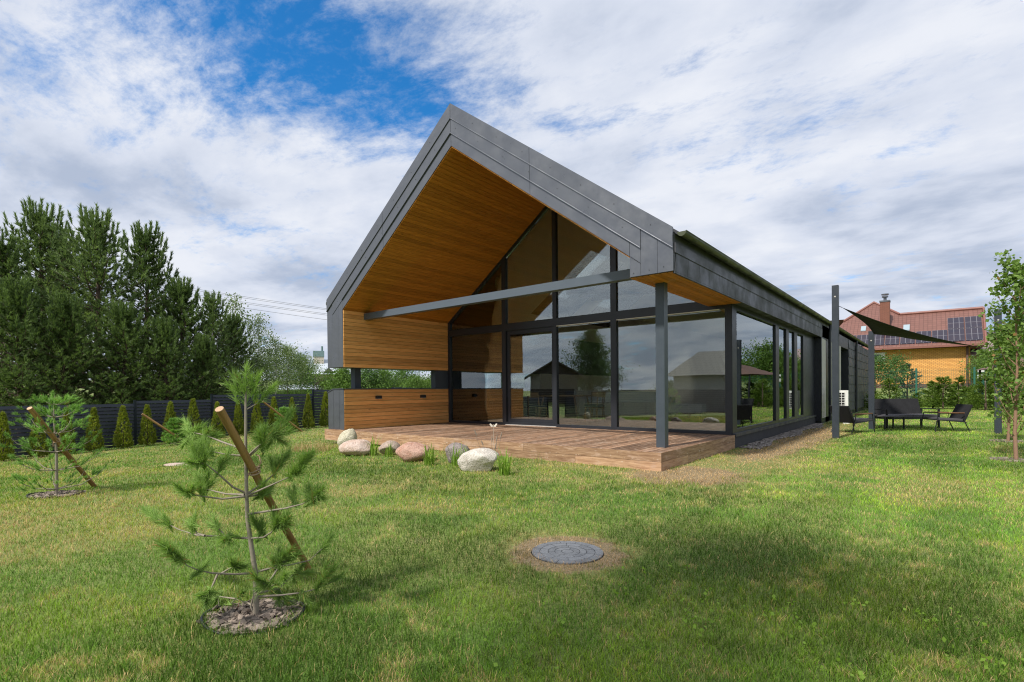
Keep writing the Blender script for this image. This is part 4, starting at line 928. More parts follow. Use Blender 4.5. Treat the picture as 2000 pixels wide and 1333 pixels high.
#==================================================================
# ROCKS, REEDS, DRY TUFTS, MANHOLE
#==================================================================
def icos(sub):
    import bmesh
    bm = bmesh.new(); bmesh.ops.create_icosphere(bm, subdivisions=sub, radius=1); v = np.array([x.co[:] for x in bm.verts]); f = np.array([[q_.index for q_ in x.verts] for x in bm.faces]); bm.free(); return v, f
IV, IF = icos(4)
def stone(c, sx, sy, sz, m, label, seed, rz=0.0, flat=.5, peak=(0, 0), facets=9):
    rng = np.random.default_rng(seed); V = IV.copy()
    for i in range(facets):                                  # cut planes give worn facets
        n = nrmz(rng.normal(size=3)+np.array((0, 0, .15))); dcut = rng.uniform(.60, .86); h = V@n; ov = np.maximum(0, h-dcut); V = V-n*(ov*.82)[:, None]
    w = np.zeros(len(V))
    for k_ in range(7): n = rng.normal(size=3)*(1.5+k_*.8); w += np.sin(V@n+rng.random()*6)*.028/(1+k_*.5)
    V = V*(1+w[:, None])
    up = np.maximum(0, V[:, 2]); V[:, 0] += peak[0]*up; V[:, 1] += peak[1]*up
    V = V*np.array((sx, sy, sz)); V = V*(1+.02*np.sin(V@nrmz(rng.normal(size=3))*60)[:, None]*0+(.018*rng.normal(size=len(V)))[:, None]*.5); V[:, 2] = np.maximum(V[:, 2], -sz*flat)
    ca, sa = math.cos(rz), math.sin(rz); V = np.stack([V[:, 0]*ca-V[:, 1]*sa, V[:, 0]*sa+V[:, 1]*ca, V[:, 2]], 1)
    o = npmesh('rock', V, IF, m, None); o.location = c; o.data.polygons.foreach_set('use_smooth', [True]*len(IF)); tag(o, label, 'rock', 'rocks along the deck')
stone((7.44, -1.76, -.15), .37, .31, .235, M['rock_white'], 'largest boulder, rounded and off white, right end of the row', 5, YAW, .75, (.12, 0), 6)
stone((6.46, -1.32, -.14), .25, .20, .22, M['rock_grey'], 'dark grey purple boulder left of the large white one', 8, YAW+.3, .75, (.1, 0))
stone((5.60, -1.62, -.14), .36, .26, .23, M['rock_pink'], 'salmon pink angular boulder in the middle of the row', 14, YAW, .8, (.15, 0), 12)
stone((4.38, -1.25, -.16), .24, .18, .16, M['rock_brown'], 'small grey brown boulder left of the pink one', 21, YAW, .8)
stone((3.78, -1.66, -.16), .37, .26, .19, M['rock_rose'], 'flat pale pink boulder second from the left', 34, YAW, .8, (0, 0), 10)
stone((2.88, -1.32, -.10), .22, .16, .30, M['rock_cream'], 'pointed cream stone at the left end of the row', 45, YAW+.2, .8, (.35, .1))
def reed(c, n, h, label, sd, m='reed', wd=.013, spread=.09, name='reed_clump', cat='reed', grp='green reeds between the rocks'):
    rng = np.random.default_rng(sd); V, F = [], []
    for i in range(n):
        a = rng.random()*6.283; rr = spread*math.sqrt(rng.random()); p = np.array((math.cos(a)*rr, math.sin(a)*rr, -.02)); a2 = rng.random()*6.283; ln = h*rng.uniform(.5, 1.1); le = rng.uniform(.08, .55)*ln; cur = rng.uniform(0, 1)**2*1.2
        hd = np.array((math.cos(a2), math.sin(a2), 0)); sd_ = np.array((-math.sin(a2), math.cos(a2), 0)); b0 = len(V); w = wd*rng.uniform(.6, 1.2)
        for s in range(6):
            t = s/5; q_ = p+hd*le*t*t+np.array((0, 0, ln*(t-.33*cur*t*t*t))); ww = w*(1-t)**.6*(.5+min(1, t*3)*.5)+.0006; V += [q_-sd_*ww*.5, q_+sd_*ww*.5]
        for s in range(5): F.append((b0+2*s, b0+2*s+1, b0+2*s+3, b0+2*s+2))
    o = npmesh(name, np.array(V), np.array(F), M[m], None, rnd=rng.random(len(F)//5).repeat(5)); o.location = c; return tag(o, label, cat, grp)
rl = [((4.12, -1.50), 22, .34, 'reed clump between the pale pink and small brown rocks'), ((4.62, -1.46), 14, .28, 'thin reeds in front of the small brown rock'), ((6.30, -1.86), 30, .34, 'thick reed clump at the right side of the pink boulder'),
      ((6.74, -1.62), 20, .36, 'tall reeds in front of the dark grey boulder'), ((6.98, -1.52), 18, .34, 'leaning reeds between the dark grey and white boulders'), ((8.10, -1.88), 34, .36, 'reed clump right of the large white boulder')]
for i, ((x, y), n, h, lb) in enumerate(rl): reed((x, y, -.3), int(n*1.6), h*1.3, lb, 60+i, wd=.020)
def seedplant(c, stems, label):
    t = thing('seed_plant', label, 'dry plant', c, YAW, 'dry flower stalks'); b = MB(); b2 = MB()
    for (dx, h, lean, hl) in stems:
        A = np.array((dx*.3, 0, 0)); B = np.array((dx+lean, 0, h)); b.tube([A, (A+B)/2+np.array((dx*.2, 0, 0)), B], [.004, .003, .002], 5); d = nrmz(B-A); b2.tube([B-d*hl, B-d*hl*.5, B], [.008, .012, .006], 7)
    b.build('stem', M['seed'], t, local=True); b2.build('seed_head', M['seed'], t, local=True); return t
tp_ = seedplant((7.02, -.95, -.3), [(-.02, .50, .02, .12), (.06, .52, .04, .12), (.10, .58, .09, .13), (-.20, .63, -.13, .13), (.02, .38, .06, .12), (-.10, .42, -.10, .10)], 'brown dried flower spikes behind the white boulder')
b = MB(); b.tube([(.02, 0, 0), (.03, 0, .72)], .003, 5); 
for s_ in (-1, 1): b.face([(.03, 0, .68), (.03+s_*.05, .01, .735), (.03+s_*.075, 0, .725), (.03+s_*.04, -.01, .67)])
b.build('pale_seed_head', M['seedpale'], tp_, local=True)
reed((1.45, -1.35, terf(1.45, -1.35)), 420, .24, 'wide patch of dry straw coloured grass left of the deck corner', 81, 'straw', .008, .55, 'dry_grass_tuft', 'grass tuft', 'dry grass tufts')
reed((2.1, -1.6, terf(2.1, -1.6)), 160, .2, 'smaller dry grass patch beside the pointed cream stone', 82, 'straw', .008, .3, 'dry_grass_tuft', 'grass tuft', 'dry grass tufts')
reed((8.94, -2.0, -.3), 60, .08, 'small dead tuft in the lawn nearer to the white boulder', 83, 'straw', .006, .10, 'dry_grass_tuft', 'grass tuft', 'dry grass tufts')
reed((9.75, -2.2, -.3), 90, .08, 'small dead tuft in the lawn near the deck corner', 84, 'straw', .006, .14, 'dry_grass_tuft', 'grass tuft', 'dry grass tufts')
for i, (x, y) in enumerate([(4.9, -.6), (5.3, -.45), (6.0, -.7), (7.9, -.7), (3.9, -.5)]):
    reed((x, y, -.3), 22, .30, ('thin grass growing against the deck edge board, number one spot left of the pink boulder', 'sparse tall grass against the deck behind the pink boulder', 'grass tuft at the deck edge right of the pink boulder', 'grass tuft at the deck edge behind the white boulder', 'grass tuft at the deck edge behind the pale pink boulder')[i].replace(', number one spot', ' just'), 90+i, 'willow', .006, .12, 'grass_tuft', 'grass tuft', 'wild grass along the deck edge')
# manhole cover
t = thing('manhole_cover', 'round grey cover patterned like ringed paving stones in the lawn', 'manhole cover', (11.05, -4.60, -.3), .3)
b = MB(); b.tube([(0, 0, -.04), (0, 0, .000)], .300, 48, smooth=False); b.build('base_disc', M['roofmetal'], t, local=True)
M['paver'] = mat('paver_grey', lambda k: pbsdf(k, k.mix(k.noise(POS(k), 14, 6), k.mix(RND(k), (.055, .062, .075), (.14, .15, .17)), (.22, .23, .24)), .8, bump=k.noise(POS(k), 45, 4), bs=.5, bd=.006))
b = MB(); rr_ = [(0.0, .047, 1), (.051, .102, 4), (.106, .157, 7), (.161, .225, 10), (.229, .294, 12)]
for r0, r1, n in rr_:
    for i in range(n):
        a0 = 2*math.pi*i/n+(.0); a1 = 2*math.pi*(i+1)/n-(.004/max(r1, .05) if n > 1 else 0); st = 6 if n > 1 else 24
        A = [a0+(a1-a0)*j/st for j in range(st+1)]; o_ = [(math.cos(a)*r1, math.sin(a)*r1, .010) for a in A]; in_ = [(math.cos(a)*r0, math.sin(a)*r0, .010) for a in A]; rv = random.random()
        if r0 == 0: b.face(o_[:-1], r=rv)
        else:
            for j in range(st): b.face([in_[j], o_[j], o_[j+1], in_[j+1]], r=rv)
            for j in range(st): b.face([(o_[j][0], o_[j][1], -.004), (o_[j+1][0], o_[j+1][1], -.004), o_[j+1], o_[j]], r=rv)
b.build('stone_pattern', M['paver'], t, local=True)
b = MB(); b.face([(1.32+math.cos(a)*.30, -4.28+math.sin(a)*.22, terf(1.32, -4.28)+.012) for a in np.linspace(0, 6.1, 20)]); b.build('x', M['rock_rose']).name = 'concrete_lid'
tag(bpy.data.objects['concrete_lid'], 'worn flat concrete lid in the lawn between the two staked pines', 'lid')
# gravel strip
rng = np.random.default_rng(4); n = 2600; yy = rng.uniform(D+.1, 14.0, n); xx = 9.97+rng.random(n)**.8*(.36+.12*np.sin(yy*1.7)); tet = np.array([(1, 1, 1), (1, -1, -1), (-1, 1, -1), (-1, -1, 1)])
V = []; 
S = rng.uniform(.012, .032, n); V8 = np.array([(x, y, z) for x in (-1, 1) for y in (-1, 1) for z in (-1, 1)], float)
VV = (V8[None]*rng.uniform(.55, 1.1, (n, 8, 3))*S[:, None, None]*np.array((1, 1, .6)))+np.stack([xx, yy, np.full(n, -.285)], 1)[:, None]
FQ = np.array([(0, 1, 3, 2), (4, 6, 7, 5), (0, 4, 5, 1), (2, 3, 7, 6), (0, 2, 6, 4), (1, 5, 7, 3)]); FF = (np.arange(n)*8)[:, None, None]+FQ[None]
tag(npmesh('gravel', VV.reshape(-1, 3), FF.reshape(-1, 4), M['gravel'], rnd=np.repeat(rng.random(n), 6)), 'strip of pale gravel along the foot of the glass side wall', 'gravel', kind='stuff')
#==================================================================
# RIGHT SIDE: SAIL, FURNITURE, HEAT PUMP
#==================================================================
def spost(x, y, s, h, label, rz=.0):
    t = thing('sail_post', label, 'post', (x, y, -.3), rz, 'posts of the shade sail'); b = MB(); b.box(-s/2, s/2, -s/2, s/2, -.1, h+.3); b.build('shaft', M['postdark'], t, local=True, bevel=.008)
    b = MB(); b.tube([(0, -s/2-.012, h-.0), (0, -s/2+.005, h-.0)], .022, 8); b.build('eye_bolt', M['lightpanel'], t, local=True)
b_ = None
spost(11.38, 7.89, .15, 3.74, 'tallest dark post nearest the house holding the sail corner')
spost(11.86, 11.8, .15, 2.82, 'dark post standing behind the left lounge chair')
spost(14.80, 11.8, .15, 3.20, 'dark post behind the young tree at the right')
A = np.array((11.52, 7.98, 3.16)); B = np.array((14.55, 11.65, 2.12)); C_ = np.array((11.93, 11.72, 2.72)); ce = (A+B+C_)/3
nS = 16; V = []; idx = {}
for i in range(nS+1):
    for j in range(nS+1-i):
        u, v = i/nS, j/nS; w = 1-u-v; p = A*w+B*u+C_*v
        pull = .30*(u*v+v*w+u*w)*0; e = 1-(4*u*v*(w < 1)+4*v*w+4*u*w)/4*0
        edge = (1-27*u*v*w); tocen = .62*(u*w+v*w+u*v)*edge
        p = p+(ce-p)*tocen*.85+np.array((0, 0, -.10*27*u*v*w-.10*4*u*w)); idx[i, j] = len(V); V.append(p)
F = []
for i in range(nS):
    for j in range(nS-i):
        F.append((idx[i, j], idx[i+1, j], idx[i, j+1]))
        if j < nS-i-1: F.append((idx[i+1, j], idx[i+1, j+1], idx[i, j+1]))
t = thing('shade_sail', 'dark grey triangular shade sail stretched between three posts', 'shade sail', tuple(ce))
o = npmesh('cloth', np.array(V), np.array(F), M['sail'], t, local=False); o.data.polygons.foreach_set('use_smooth', [True]*len(F)); sm_ = o.modifiers.new('t', 'SOLIDIFY'); sm_.thickness = .006
b = MB(); b.tube([A, (11.46, 7.94, 3.19)], .008, 6); b.tube([B, (14.72, 11.76, 2.24)], .006, 6); b.tube([C_, (11.9, 11.74, 2.74)], .008, 6); b.build('tension_cord', M['wire'], t)
def lounge_chair(loc, rz, label):
    t = thing('lounge_chair', label, 'chair', loc, rz, 'black lounge chairs')
    hw = .36
    for s in (-1, 1):
        y = s*hw
        b = MB(); b.tube([(.58, y, -.02), (.47, y, .62)], .016, 8); b.build('leg', M['black_metal'], t, local=True)
        b = MB(); b.tube([(-.34, y, .42), (-.55, y, -.02)], .016, 8); b.build('leg', M['black_metal'], t, local=True)
        b = MB(); b.tube([(.47, y, .62), (-.36, y, .60), (-.34, y, .42)], .014, 8); b.tube([(.50, y, .40), (-.45, y, .32)], .014, 8); b.build('side_frame', M['black_metal'], t, local=True)
        b = MB(); b.board((-.36, y-.03, .615), (.80, 0, .012), (0, .06, 0), (0, 0, .022)); b.build('armrest', M['armwood'], t, local=True, bevel=.004)
    b = MB(); b.hexa([(-.38, -hw, .335), (.50, -hw, .385), (.50, hw, .385), (-.38, hw, .335), (-.38, -hw, .365), (.50, -hw, .415), (.50, hw, .415), (-.38, hw, .365)]); b.build('seat', M['black_metal'], t, local=True)
    b = MB(); b.hexa([(-.34, -hw+.03, .366), (.48, -hw+.03, .416), (.48, hw-.03, .416), (-.34, hw-.03, .366), (-.34, -hw+.03, .43), (.48, -hw+.03, .47), (.48, hw-.03, .47), (-.34, hw-.03, .43)]); b.build('cushion', M['cushion'], t, local=True, bevel=.02)
    b = MB(); b.hexa([(-.40, -hw+.01, .33), (-.33, -hw+.01, .35), (-.33, hw-.01, .35), (-.40, hw-.01, .33), (-.67, -hw+.03, .88), (-.61, -hw+.03, .90), (-.61, hw-.03, .90), (-.67, hw-.03, .88)]); b.build('backrest', M['blackfab'], t, local=True, bevel=.015)
    return t
lounge_chair((13.66, 12.18, -.3), RAD(214), 'black lounge chair with wooden armrests at the right, facing the bench').scale = (.86, .86, .9)
lounge_chair((11.50, 10.30, -.3), RAD(60), 'black lounge chair at the left seen from behind, beside the tall sail post').scale = (.88, .88, .9)
t = thing('garden_bench', 'wide black outdoor bench with grey seat cushion', 'bench', (12.62, 13.35, -.3), YAW)
hw = .84
for s in (-1, 1):
    b = MB(); b.box(s*hw-.02, s*hw+.02, -.42, -.36, -.02, .60); b.build('leg', M['black_metal'], t, local=True)
    b = MB(); b.box(s*hw-.02, s*hw+.02, .30, .36, -.02, .60); b.build('leg', M['black_metal'], t, local=True)
    b = MB(); b.box(s*hw-.02, s*hw+.02, -.43, .37, .602, .622); b.build('armrest', M['black_metal'], t, local=True)
b = MB(); b.box(-hw+.02, hw-.02, -.40, .34, .30, .36); b.build('seat', M['black_metal'], t, local=True)
for s in (-1, 1):
    b = MB(); b.box(min(.01*s, s*(hw-.04)), max(.01*s, s*(hw-.04)), -.40, .28, .361, .44); b.build('cushion', M['cushion'], t, local=True, bevel=.025)
b = MB(); b.hexa([(-hw+.03, .26, .36), (hw-.03, .26, .36), (hw-.03, .32, .36), (-hw+.03, .32, .36), (-hw+.03, .44, .95), (hw-.03, .44, .95), (hw-.03, .50, .95), (-hw+.03, .50, .95)]); b.build('backrest', M['blackfab'], t, local=True, bevel=.01)
t = thing('coffee_table', 'small low black table in front of the bench', 'table', (12.28, 12.30, -.3), YAW)
b = MB(); b.box(-.32, .32, -.25, .25, .40, .43); b.build('tabletop', M['cushion'], t, local=True, bevel=.005)
for sx in (-1, 1):
    for sy in (-1, 1): b = MB(); b.box(sx*.30-.018, sx*.30+.018, sy*.23-.018, sy*.23+.018, -.02, .399); b.build('leg', M['black_metal'], t, local=True)
t = thing('heat_pump', 'white outdoor heat pump unit on a white stand by the house wall', 'heat pump', (10.86, 14.75, -.3), .05)
b = MB(); b.box(-.42, .06, -.16, .18, .52, 1.24); cs = b.build('casing', M['white'], t, local=True, bevel=.02)
b = MB(); b.box(-.36, -.04, -.168, -.161, .60, 1.16)
b.build('grille_opening', M['black'], t, local=True)
b = MB()
for i in range(4): b.box(-.36+i*.1067-.008, -.36+i*.1067+.008, -.182, -.170, .60, 1.16)
for i in range(7): b.box(-.368, -.032, -.184, -.169, .60+i*.0933-.009, .60+i*.0933+.009)
b.build('grille', M['white'], t, local=True)
b = MB(); b.box(.061, .075, -.06, .0, .75, 1.1); b.build('handle', M['white'], t, local=True)
for x in (-.35, .0):
    b = MB(); b.box(x-.02, x+.02, -.15, -.11, 0, .50); b.box(x-.02, x+.02, .13, .17, 0, .50); b.box(x-.022, x+.022, -.2, .2, .48, .518); b.box(x-.1, x+.1, -.25, .25, -.02, .03); b.build('stand', M['white'], t, local=True)
#==================================================================
# YOUNG TREES AT THE RIGHT
#==================================================================
def young_tree(loc, Ht, sd, label, lean=(0, 0)):
    rng = np.random.default_rng(sd); t = thing('young_tree', label, 'young tree', loc, sd*.7, 'columnar young trees at the right'); b = MB(); P = []
    b.tube([(0, 0, -.04), (.02, 0, .5), (-.02, .03, Ht*.45), (.03, 0, Ht*.97)], [.034, .030, .018, .005], 8, r=.5); b.build('trunk', M['barkred'], t, local=True)
    b = MB()
    for i in range(30):
        f = (i+.5)/30; z = Ht*(.08+.84*f); a = i*2.399+rng.normal()*.3; l = (.14+.25*math.sin(math.pi*min(1, f*.95+.12))**.8)*rng.uniform(.65, 1.15)*Ht/3.6
        h = np.array((math.cos(a), math.sin(a), 0)); s = np.array((0, 0, z)); pts = [s, s+h*l*.45+np.array((0, 0, l*.6)), s+h*l*.8+np.array((0, 0, l*1.35)), s+h*l+np.array((0, 0, l*1.9))]
        b.tube(pts, [.010, .007, .005, .002], 5, cap=False, r=.5)
        for k_ in range(16 if f > .22 else 5):
            u = rng.uniform(.35, 1.05); p = s+h*l*u+np.array((0, 0, l*1.9*u**1.2)); P.append(p+rng.normal(size=3)*.035)
    b.build('branches', M['barkred'], t, local=True)
    leaf_mesh('leaves', np.array(P), 7, .066, .055, M['young'], rng, t, droop=.4, aspect=.95)
young_tree((14.55, 4.75, -.3), 3.75, 4, 'columnar young tree with reddish trunk, nearest at the right picture edge')
young_tree((14.79, 9.11, -.3), 3.0, 9, 'thinner young tree standing behind the nearest one beside the dark post')
young_tree((15.4, 2.55, -.3), 4.3, 14, 'young tree at the right picture edge, only twigs in view')
for i, (x, y) in enumerate([(14.55, 4.75), (14.79, 9.11)]):
    t = thing('mulch_patch', ('patch of stones around the nearest young tree', 'patch of stones around the thinner young tree')[i], 'mulch', (x, y, -.3), 0, 'stone patches under the young trees'); b = MB(); rng = np.random.default_rng(i)
    for k_ in range(110):
        rr = .36*math.sqrt(rng.random()); a = rng.random()*6.283; p = np.array((math.cos(a)*rr, math.sin(a)*rr, .01)); s = rng.uniform(.015, .035); b.hexa([p+np.array(c)*s*rng.uniform(.7, 1.2) for c in ((-1, -1, -.4), (1, -1, -.4), (1, 1, -.4), (-1, 1, -.4), (-1, -1, .6), (1, -1, .6), (1, 1, .6), (-1, 1, .6))], r=rng.random())
    tag(b.build('stones', M['slate'], t, local=True), kind='stuff')
#==================================================================
# MESH FENCE, SHRUBS
#==================================================================
fa = np.array((6.0, 36.9)); fb = np.array((26.0, 39.9)); dv = fb-fa; fl = np.linalg.norm(dv); dvn = dv/fl
t = thing('mesh_fence', 'tall green welded wire fence in front of the brick house', 'fence', (fa[0], fa[1], -.3)); fz0, fz1 = -.25, 2.30
def fp(s, z, o=0.0): return (fa[0]+dvn[0]*s-dvn[1]*o, fa[1]+dvn[1]*s+dvn[0]*o, z)
b = MB(); s = 0
while s < fl:
    p = fp(s, 0); b.face([fp(s, fz0), fp(s+.010, fz0), fp(s+.010, fz1), fp(s, fz1)]); s += .115
for z in np.arange(fz0, fz1, .2): b.face([fp(0, z, .004), fp(fl, z, .004), fp(fl, z+.009, .004), fp(0, z+.009, .004)])
b.build('wire_mesh', M['greenmetal'], t)
sp_ = 0.3
while sp_ < fl: b = MB(); p = fp(sp_, 0); b.box(p[0]-.045, p[0]+.045, p[1]-.045, p[1]+.045, -.35, fz1+.05); b.build('fence_post', M['greenmetal'], t); sp_ += 3.1
def shrub(seed, Ht, R0, m, n=700, needle=.16, nw=.03):
    rng = np.random.default_rng(seed); b = MB(); P, Dv = [], []
    b.tube([(0, 0, -.03), (0, 0, Ht*.9)], [.03*Ht, .008], 6)
    for i in range(n//8):
        f = rng.random()**1.1; a = rng.random()*6.283; l = R0*(1-f)**.7*rng.uniform(.6, 1.25)+.05
        for u in np.linspace(.3, 1, 8): P.append(np.array((math.cos(a)*l*u, math.sin(a)*l*u, .05+f*Ht*.95+l*.30*u*u))+rng.normal(size=3)*.03); Dv.append(np.array((math.cos(a), math.sin(a), .5)))
    return b.build('trunk', M['bark']), needle_mesh('foliage', np.array(P), np.array(Dv), 9, needle, nw, .8, m, rng)
c1 = shrub(1, 2.0, .9, M['conif']); c2 = shrub(2, 2.0, 1.0, M['conif'])
G3 = 'young conifers in front of the mesh fence'
for i, (px, d, ty, pr, lb, wx) in enumerate([(1706, 31, 762, c1, 'low green shrub at the end of the dark house wall', 1.2), (1737, 30, 737, c2, 'slim light green young spruce behind the bench', .8), (1822, 32, 745, c1, 'left one of the two round young spruces by the mesh fence', 1.1), (1842, 31, 734, c2, 'taller round young spruce right of the green fence post', 1.0), (1872, 31, 736, c1, 'dense young spruce in the middle behind the right chair', 1.1),
                                               (1892, 32, 758, c2, 'low spreading shrub behind the right lounge chair', 1.4), (1925, 29, 733, c1, 'young spruce beside the garden hose post', 1.1), (1952, 30, 742, c2, 'shrub behind the right sail post', 1.2), (1985, 30, 740, c1, 'shrub behind the young trees', 1.2), (1790, 33, 768, c1, 'low shrub at the foot of the green fence post', 1.1)]):
    x, y, z = w2(px, d); H_ = CAM[2]+(757-ty)*d/FPX-z; s = H_/2.05; plant_from('conifer_shrub', pr, lb, 'shrub', (x, y, z), i*1.1, (s*wx, s*wx, s), G3)
ap = blob_tree(2.6, 1.3, 15, M['bushdark'], M['bark'], 8, .11, 420, .35, .5, .14, .022)
put('apple_tree', ap, 2.6, 1712, 40, 700, 'small dark green fruit tree at the corner of the dark house', 'tree', 'garden trees by the brick house', .2, .9)
put('apple_tree', ap, 2.6, 1750, 41, 700, 'fruit tree with a leaning branch in front of the brick wall', 'tree', 'garden trees by the brick house', 2.2, .5)
bs = shrub(5, 2.6, 1.15, M['bluespruce'], 900, .16, .035)
x, y, z = w2(1772, 42); plant_from('blue_spruce', bs, 'blue green spruce in front of the brick house', 'tree', (x, y, z), 0, 1.15)
for i, (px, d, ty) in enumerate([(1935, 46, 700), (1962, 44, 690), (1990, 42, 670), (2015, 40, 650), (1915, 48, 722)]):
    put('leafy_tree', bu, 3.5, px, d, ty, ('green bush left of the mauve roofed building front', 'leafy tree in front of the mauve roofed building', 'leafy tree behind the young trees', 'tall leafy tree at the right picture edge', 'dark hedge bush beside the brick house corner')[i], 'tree', 'trees right of the brick house', i*1.0, .9)
rng = np.random.default_rng(12); n = 5200; s_ = rng.random(n)*27; o_ = rng.normal(size=n)*.9-1.0; PX = fa[0]-2+dvn[0]*s_-dvn[1]*o_; PY = fa[1]+dvn[1]*s_+dvn[0]*o_
P = np.stack([PX, PY, ter(PX, PY)], 1); tag(needle_mesh('weeds', P, np.tile((0, 0, 1.), (n, 1)), 7, .42, .035, .7, M['bush'], rng), 'tall weeds and grass along the foot of the mesh fence', 'weeds', kind='stuff')
n = 9000; PX = rng.uniform(-26, -7.6, n); PY = rng.uniform(-12, 26, n); k_ = PX < -8.2; P = np.stack([PX, PY, ter(PX, PY)], 1)[k_]
tag(needle_mesh('meadow', P, np.tile((0, 0, 1.), (len(P), 1)), 7, .40, .03, .7, M['bush'], rng), 'rough meadow grass behind the dark fence', 'grass', kind='stuff')
x, y, z = w2(1916, 33); t = thing('hose_post', 'green garden post with a white tap head and hanging hose', 'garden post', (x, y, z), YAW)
b = MB(); b.box(-.11, .11, -.08, .08, 0, 1.85); b.build('post', M['greenmetal'], t, local=True)
b = MB(); b.box(-.14, .14, -.1, .1, 1.851, 2.08); b.box(-.13, .13, -.09, .09, 2.25, 2.42); b.build('head', M['white'], t, local=True)
b = MB(); b.tube([(-.16, -.12, .3), (-.17, -.12, 1.6), (-.1, -.12, 2.0), (.1, -.12, 2.0), (.17, -.12, 1.6), (.16, -.12, .4)], .022, 6); b.build('hose', M['white'], t, local=True)
#==================================================================
# BRICK HOUSE
#==================================================================
def on_y(px, py, Yv): r = rays(px, py); return CAM+r*((Yv-CAM[1])/r[1])
YB = 55.4
pw0, pw1 = on_y(1660, 757, YB), on_y(1895, 757, YB)
ze = float(on_y(1895, 677, YB)[2]); zpl = float(on_y(1895, 749, YB)[2]); zbs = float(on_y(1895, 768, YB)[2])
BH = thing('brick_house', 'yellow brick house with red tiled roof and solar panels', 'house', (float(pw1[0])-6, YB, zbs))
b = MB(); b.box(pw0[0], pw1[0], YB, YB+8, zpl, ze); b.build('wall', M['brick'], BH)
b = MB(); b.box(pw0[0]-.05, pw1[0]+.05, YB-.05, YB+8.05, zbs-1, zpl-.002); b.build('plinth', M['brickbase'], BH)
EV = on_y(1926, 672, YB-.7); RG = on_y(1921, 603, YB+4.0); ER = np.array((float(EV[0]), YB-.7, float(EV[2]))); slp = (RG[2]-ER[2])/4.7
def on_roof(px, py, off=0.0):
    r = rays(px, py)       # z = ER2 + slp*(y-ER1) + off
    t = (ER[2]+off+slp*(CAM[1]-ER[1])-CAM[2])/(r[2]-slp*r[1]); return CAM+r*t
RR = on_roof(1921, 603); AP = on_roof(1707, 592); JN = on_roof(1758, 615.5); L1 = on_roof(1648, 629); EL = np.array((float(L1[0])-2.0, ER[1], ER[2]))
def slope_uv(p): return (float(p[0]), float((p[1]-ER[1])*math.hypot(1, slp)))
front = [EL, ER, RR, JN, AP, L1]
b = MB(); b.face(front, uv=[slope_uv(p) for p in front])
def back(p, d): return np.array((p[0], 2*float(RR[1])-p[1]+d, p[2]))
bk = [back(ER, 0), np.array((EL[0], 2*RR[1]-ER[1], ER[2])), np.array((EL[0], RR[1], RR[2])), RR]
b.face(bk, uv=[slope_uv(p) for p in bk]); 
top = AP+np.array((0, 6, 0)); b.face([JN, np.array((JN[0], JN[1]+6, JN[2])), top, AP]); b.face([AP, top, np.array((L1[0], L1[1]+6, L1[2])), L1])
b.face([ER-(0, 0, .03), np.array((ER[0], 2*RR[1]-ER[1], ER[2]-.03)), np.array((EL[0], 2*RR[1]-ER[1], ER[2]-.03)), EL-(0, 0, .03)])
rf = b.build('roof', M['redtile'], BH)
b = MB(); b.face([(ER[0]-.5, YB+.1, ze), (ER[0]-.5, YB+7.9, ze), (ER[0]-.5, float(RR[1]), float(RR[2])-.2)]); b.build('gable_wall', M['brick'], BH)
b = MB(); up = np.array((0, 0, .06)); b.tube([JN+up, RR+up], .15, 8); b.tube([JN+up, AP+up, L1+up], .13, 8); b.tube([ER+up, RR+up], .10, 6)
b.box(EL[0], ER[0], ER[1]-.18, ER[1], ER[2]-.12, ER[2]+.08); b.build('ridge_and_gutter', plain('red_trim', (.22, .09, .07), .5), rf)
c0 = on_roof(1718.5, 650); c1 = on_roof(1737.5, 650); yc = float(c0[1])+.2; zt_ = float(on_y(1728, 590, yc)[2])
b = MB(); b.box(on_y(1718.5, 620, yc)[0], on_y(1737.5, 620, yc)[0], yc, yc+.9, c0[2]-.6, zt_); ch = b.build('chimney', M['chimney'], BH)
xc_ = float(on_y(1728, 590, yc)[0]); b = MB(); b.box(on_y(1717.5, 620, yc)[0], on_y(1738.5, 620, yc)[0], yc-.04, yc+.94, zt_+.002, zt_+.16); b.tube([(xc_, yc+.45, zt_+.1), (xc_, yc+.45, zt_+.62)], .14, 8); b.tube([(xc_, yc+.45, zt_+.50), (xc_, yc+.45, zt_+.66)], .27, 8); b.tube([(xc_, yc+.45, zt_+.76), (xc_, yc+.45, zt_+.86)], .33, 8); b.build('chimney_cowl', M['sheet'], ch)
def roof_rect(b, pxa, pya, pxb, pyb, off):
    A0 = on_roof(pxa, pyb, off); B0 = on_roof(pxb, pya, off); q4 = [(A0[0], A0[1], A0[2]), (B0[0], A0[1], A0[2]), (B0[0], B0[1], B0[2]), (A0[0], B0[1], B0[2])]
    w = B0[0]-A0[0]; b.face(q4, uv=[(0, 0), (w, 0), (w, 2.0), (0, 2.0)]); q5 = [(a, c, d-off*.7) for a, c, d in q4]
    for i in range(4): j = (i+1) % 4; b.face([q5[i], q5[j], q4[j], q4[i]])
    return A0, B0
def slab(xa, xb, ya, yb):
    f = lambda y: float(ER[2]+slp*(y-ER[1]))+.14
    b = MB(); q4 = [(xa, ya, f(ya)), (xb, ya, f(ya)), (xb, yb, f(yb)), (xa, yb, f(yb))]; w = xb-xa; b.face(q4, uv=[(0, 0), (w, 0), (w, 2.0), (0, 2.0)]); q5 = [(a, c, d-.1) for a, c, d in q4]
    for i in range(4): j = (i+1) % 4; b.face([q5[i], q5[j], q4[j], q4[i]])
    b.build('solar_panel', M['solar'], rf)
sA = on_roof(1852, 669); sB = on_roof(1916, 620); xm = (sA[0]+sB[0])/2; ym = (sA[1]+sB[1])/2
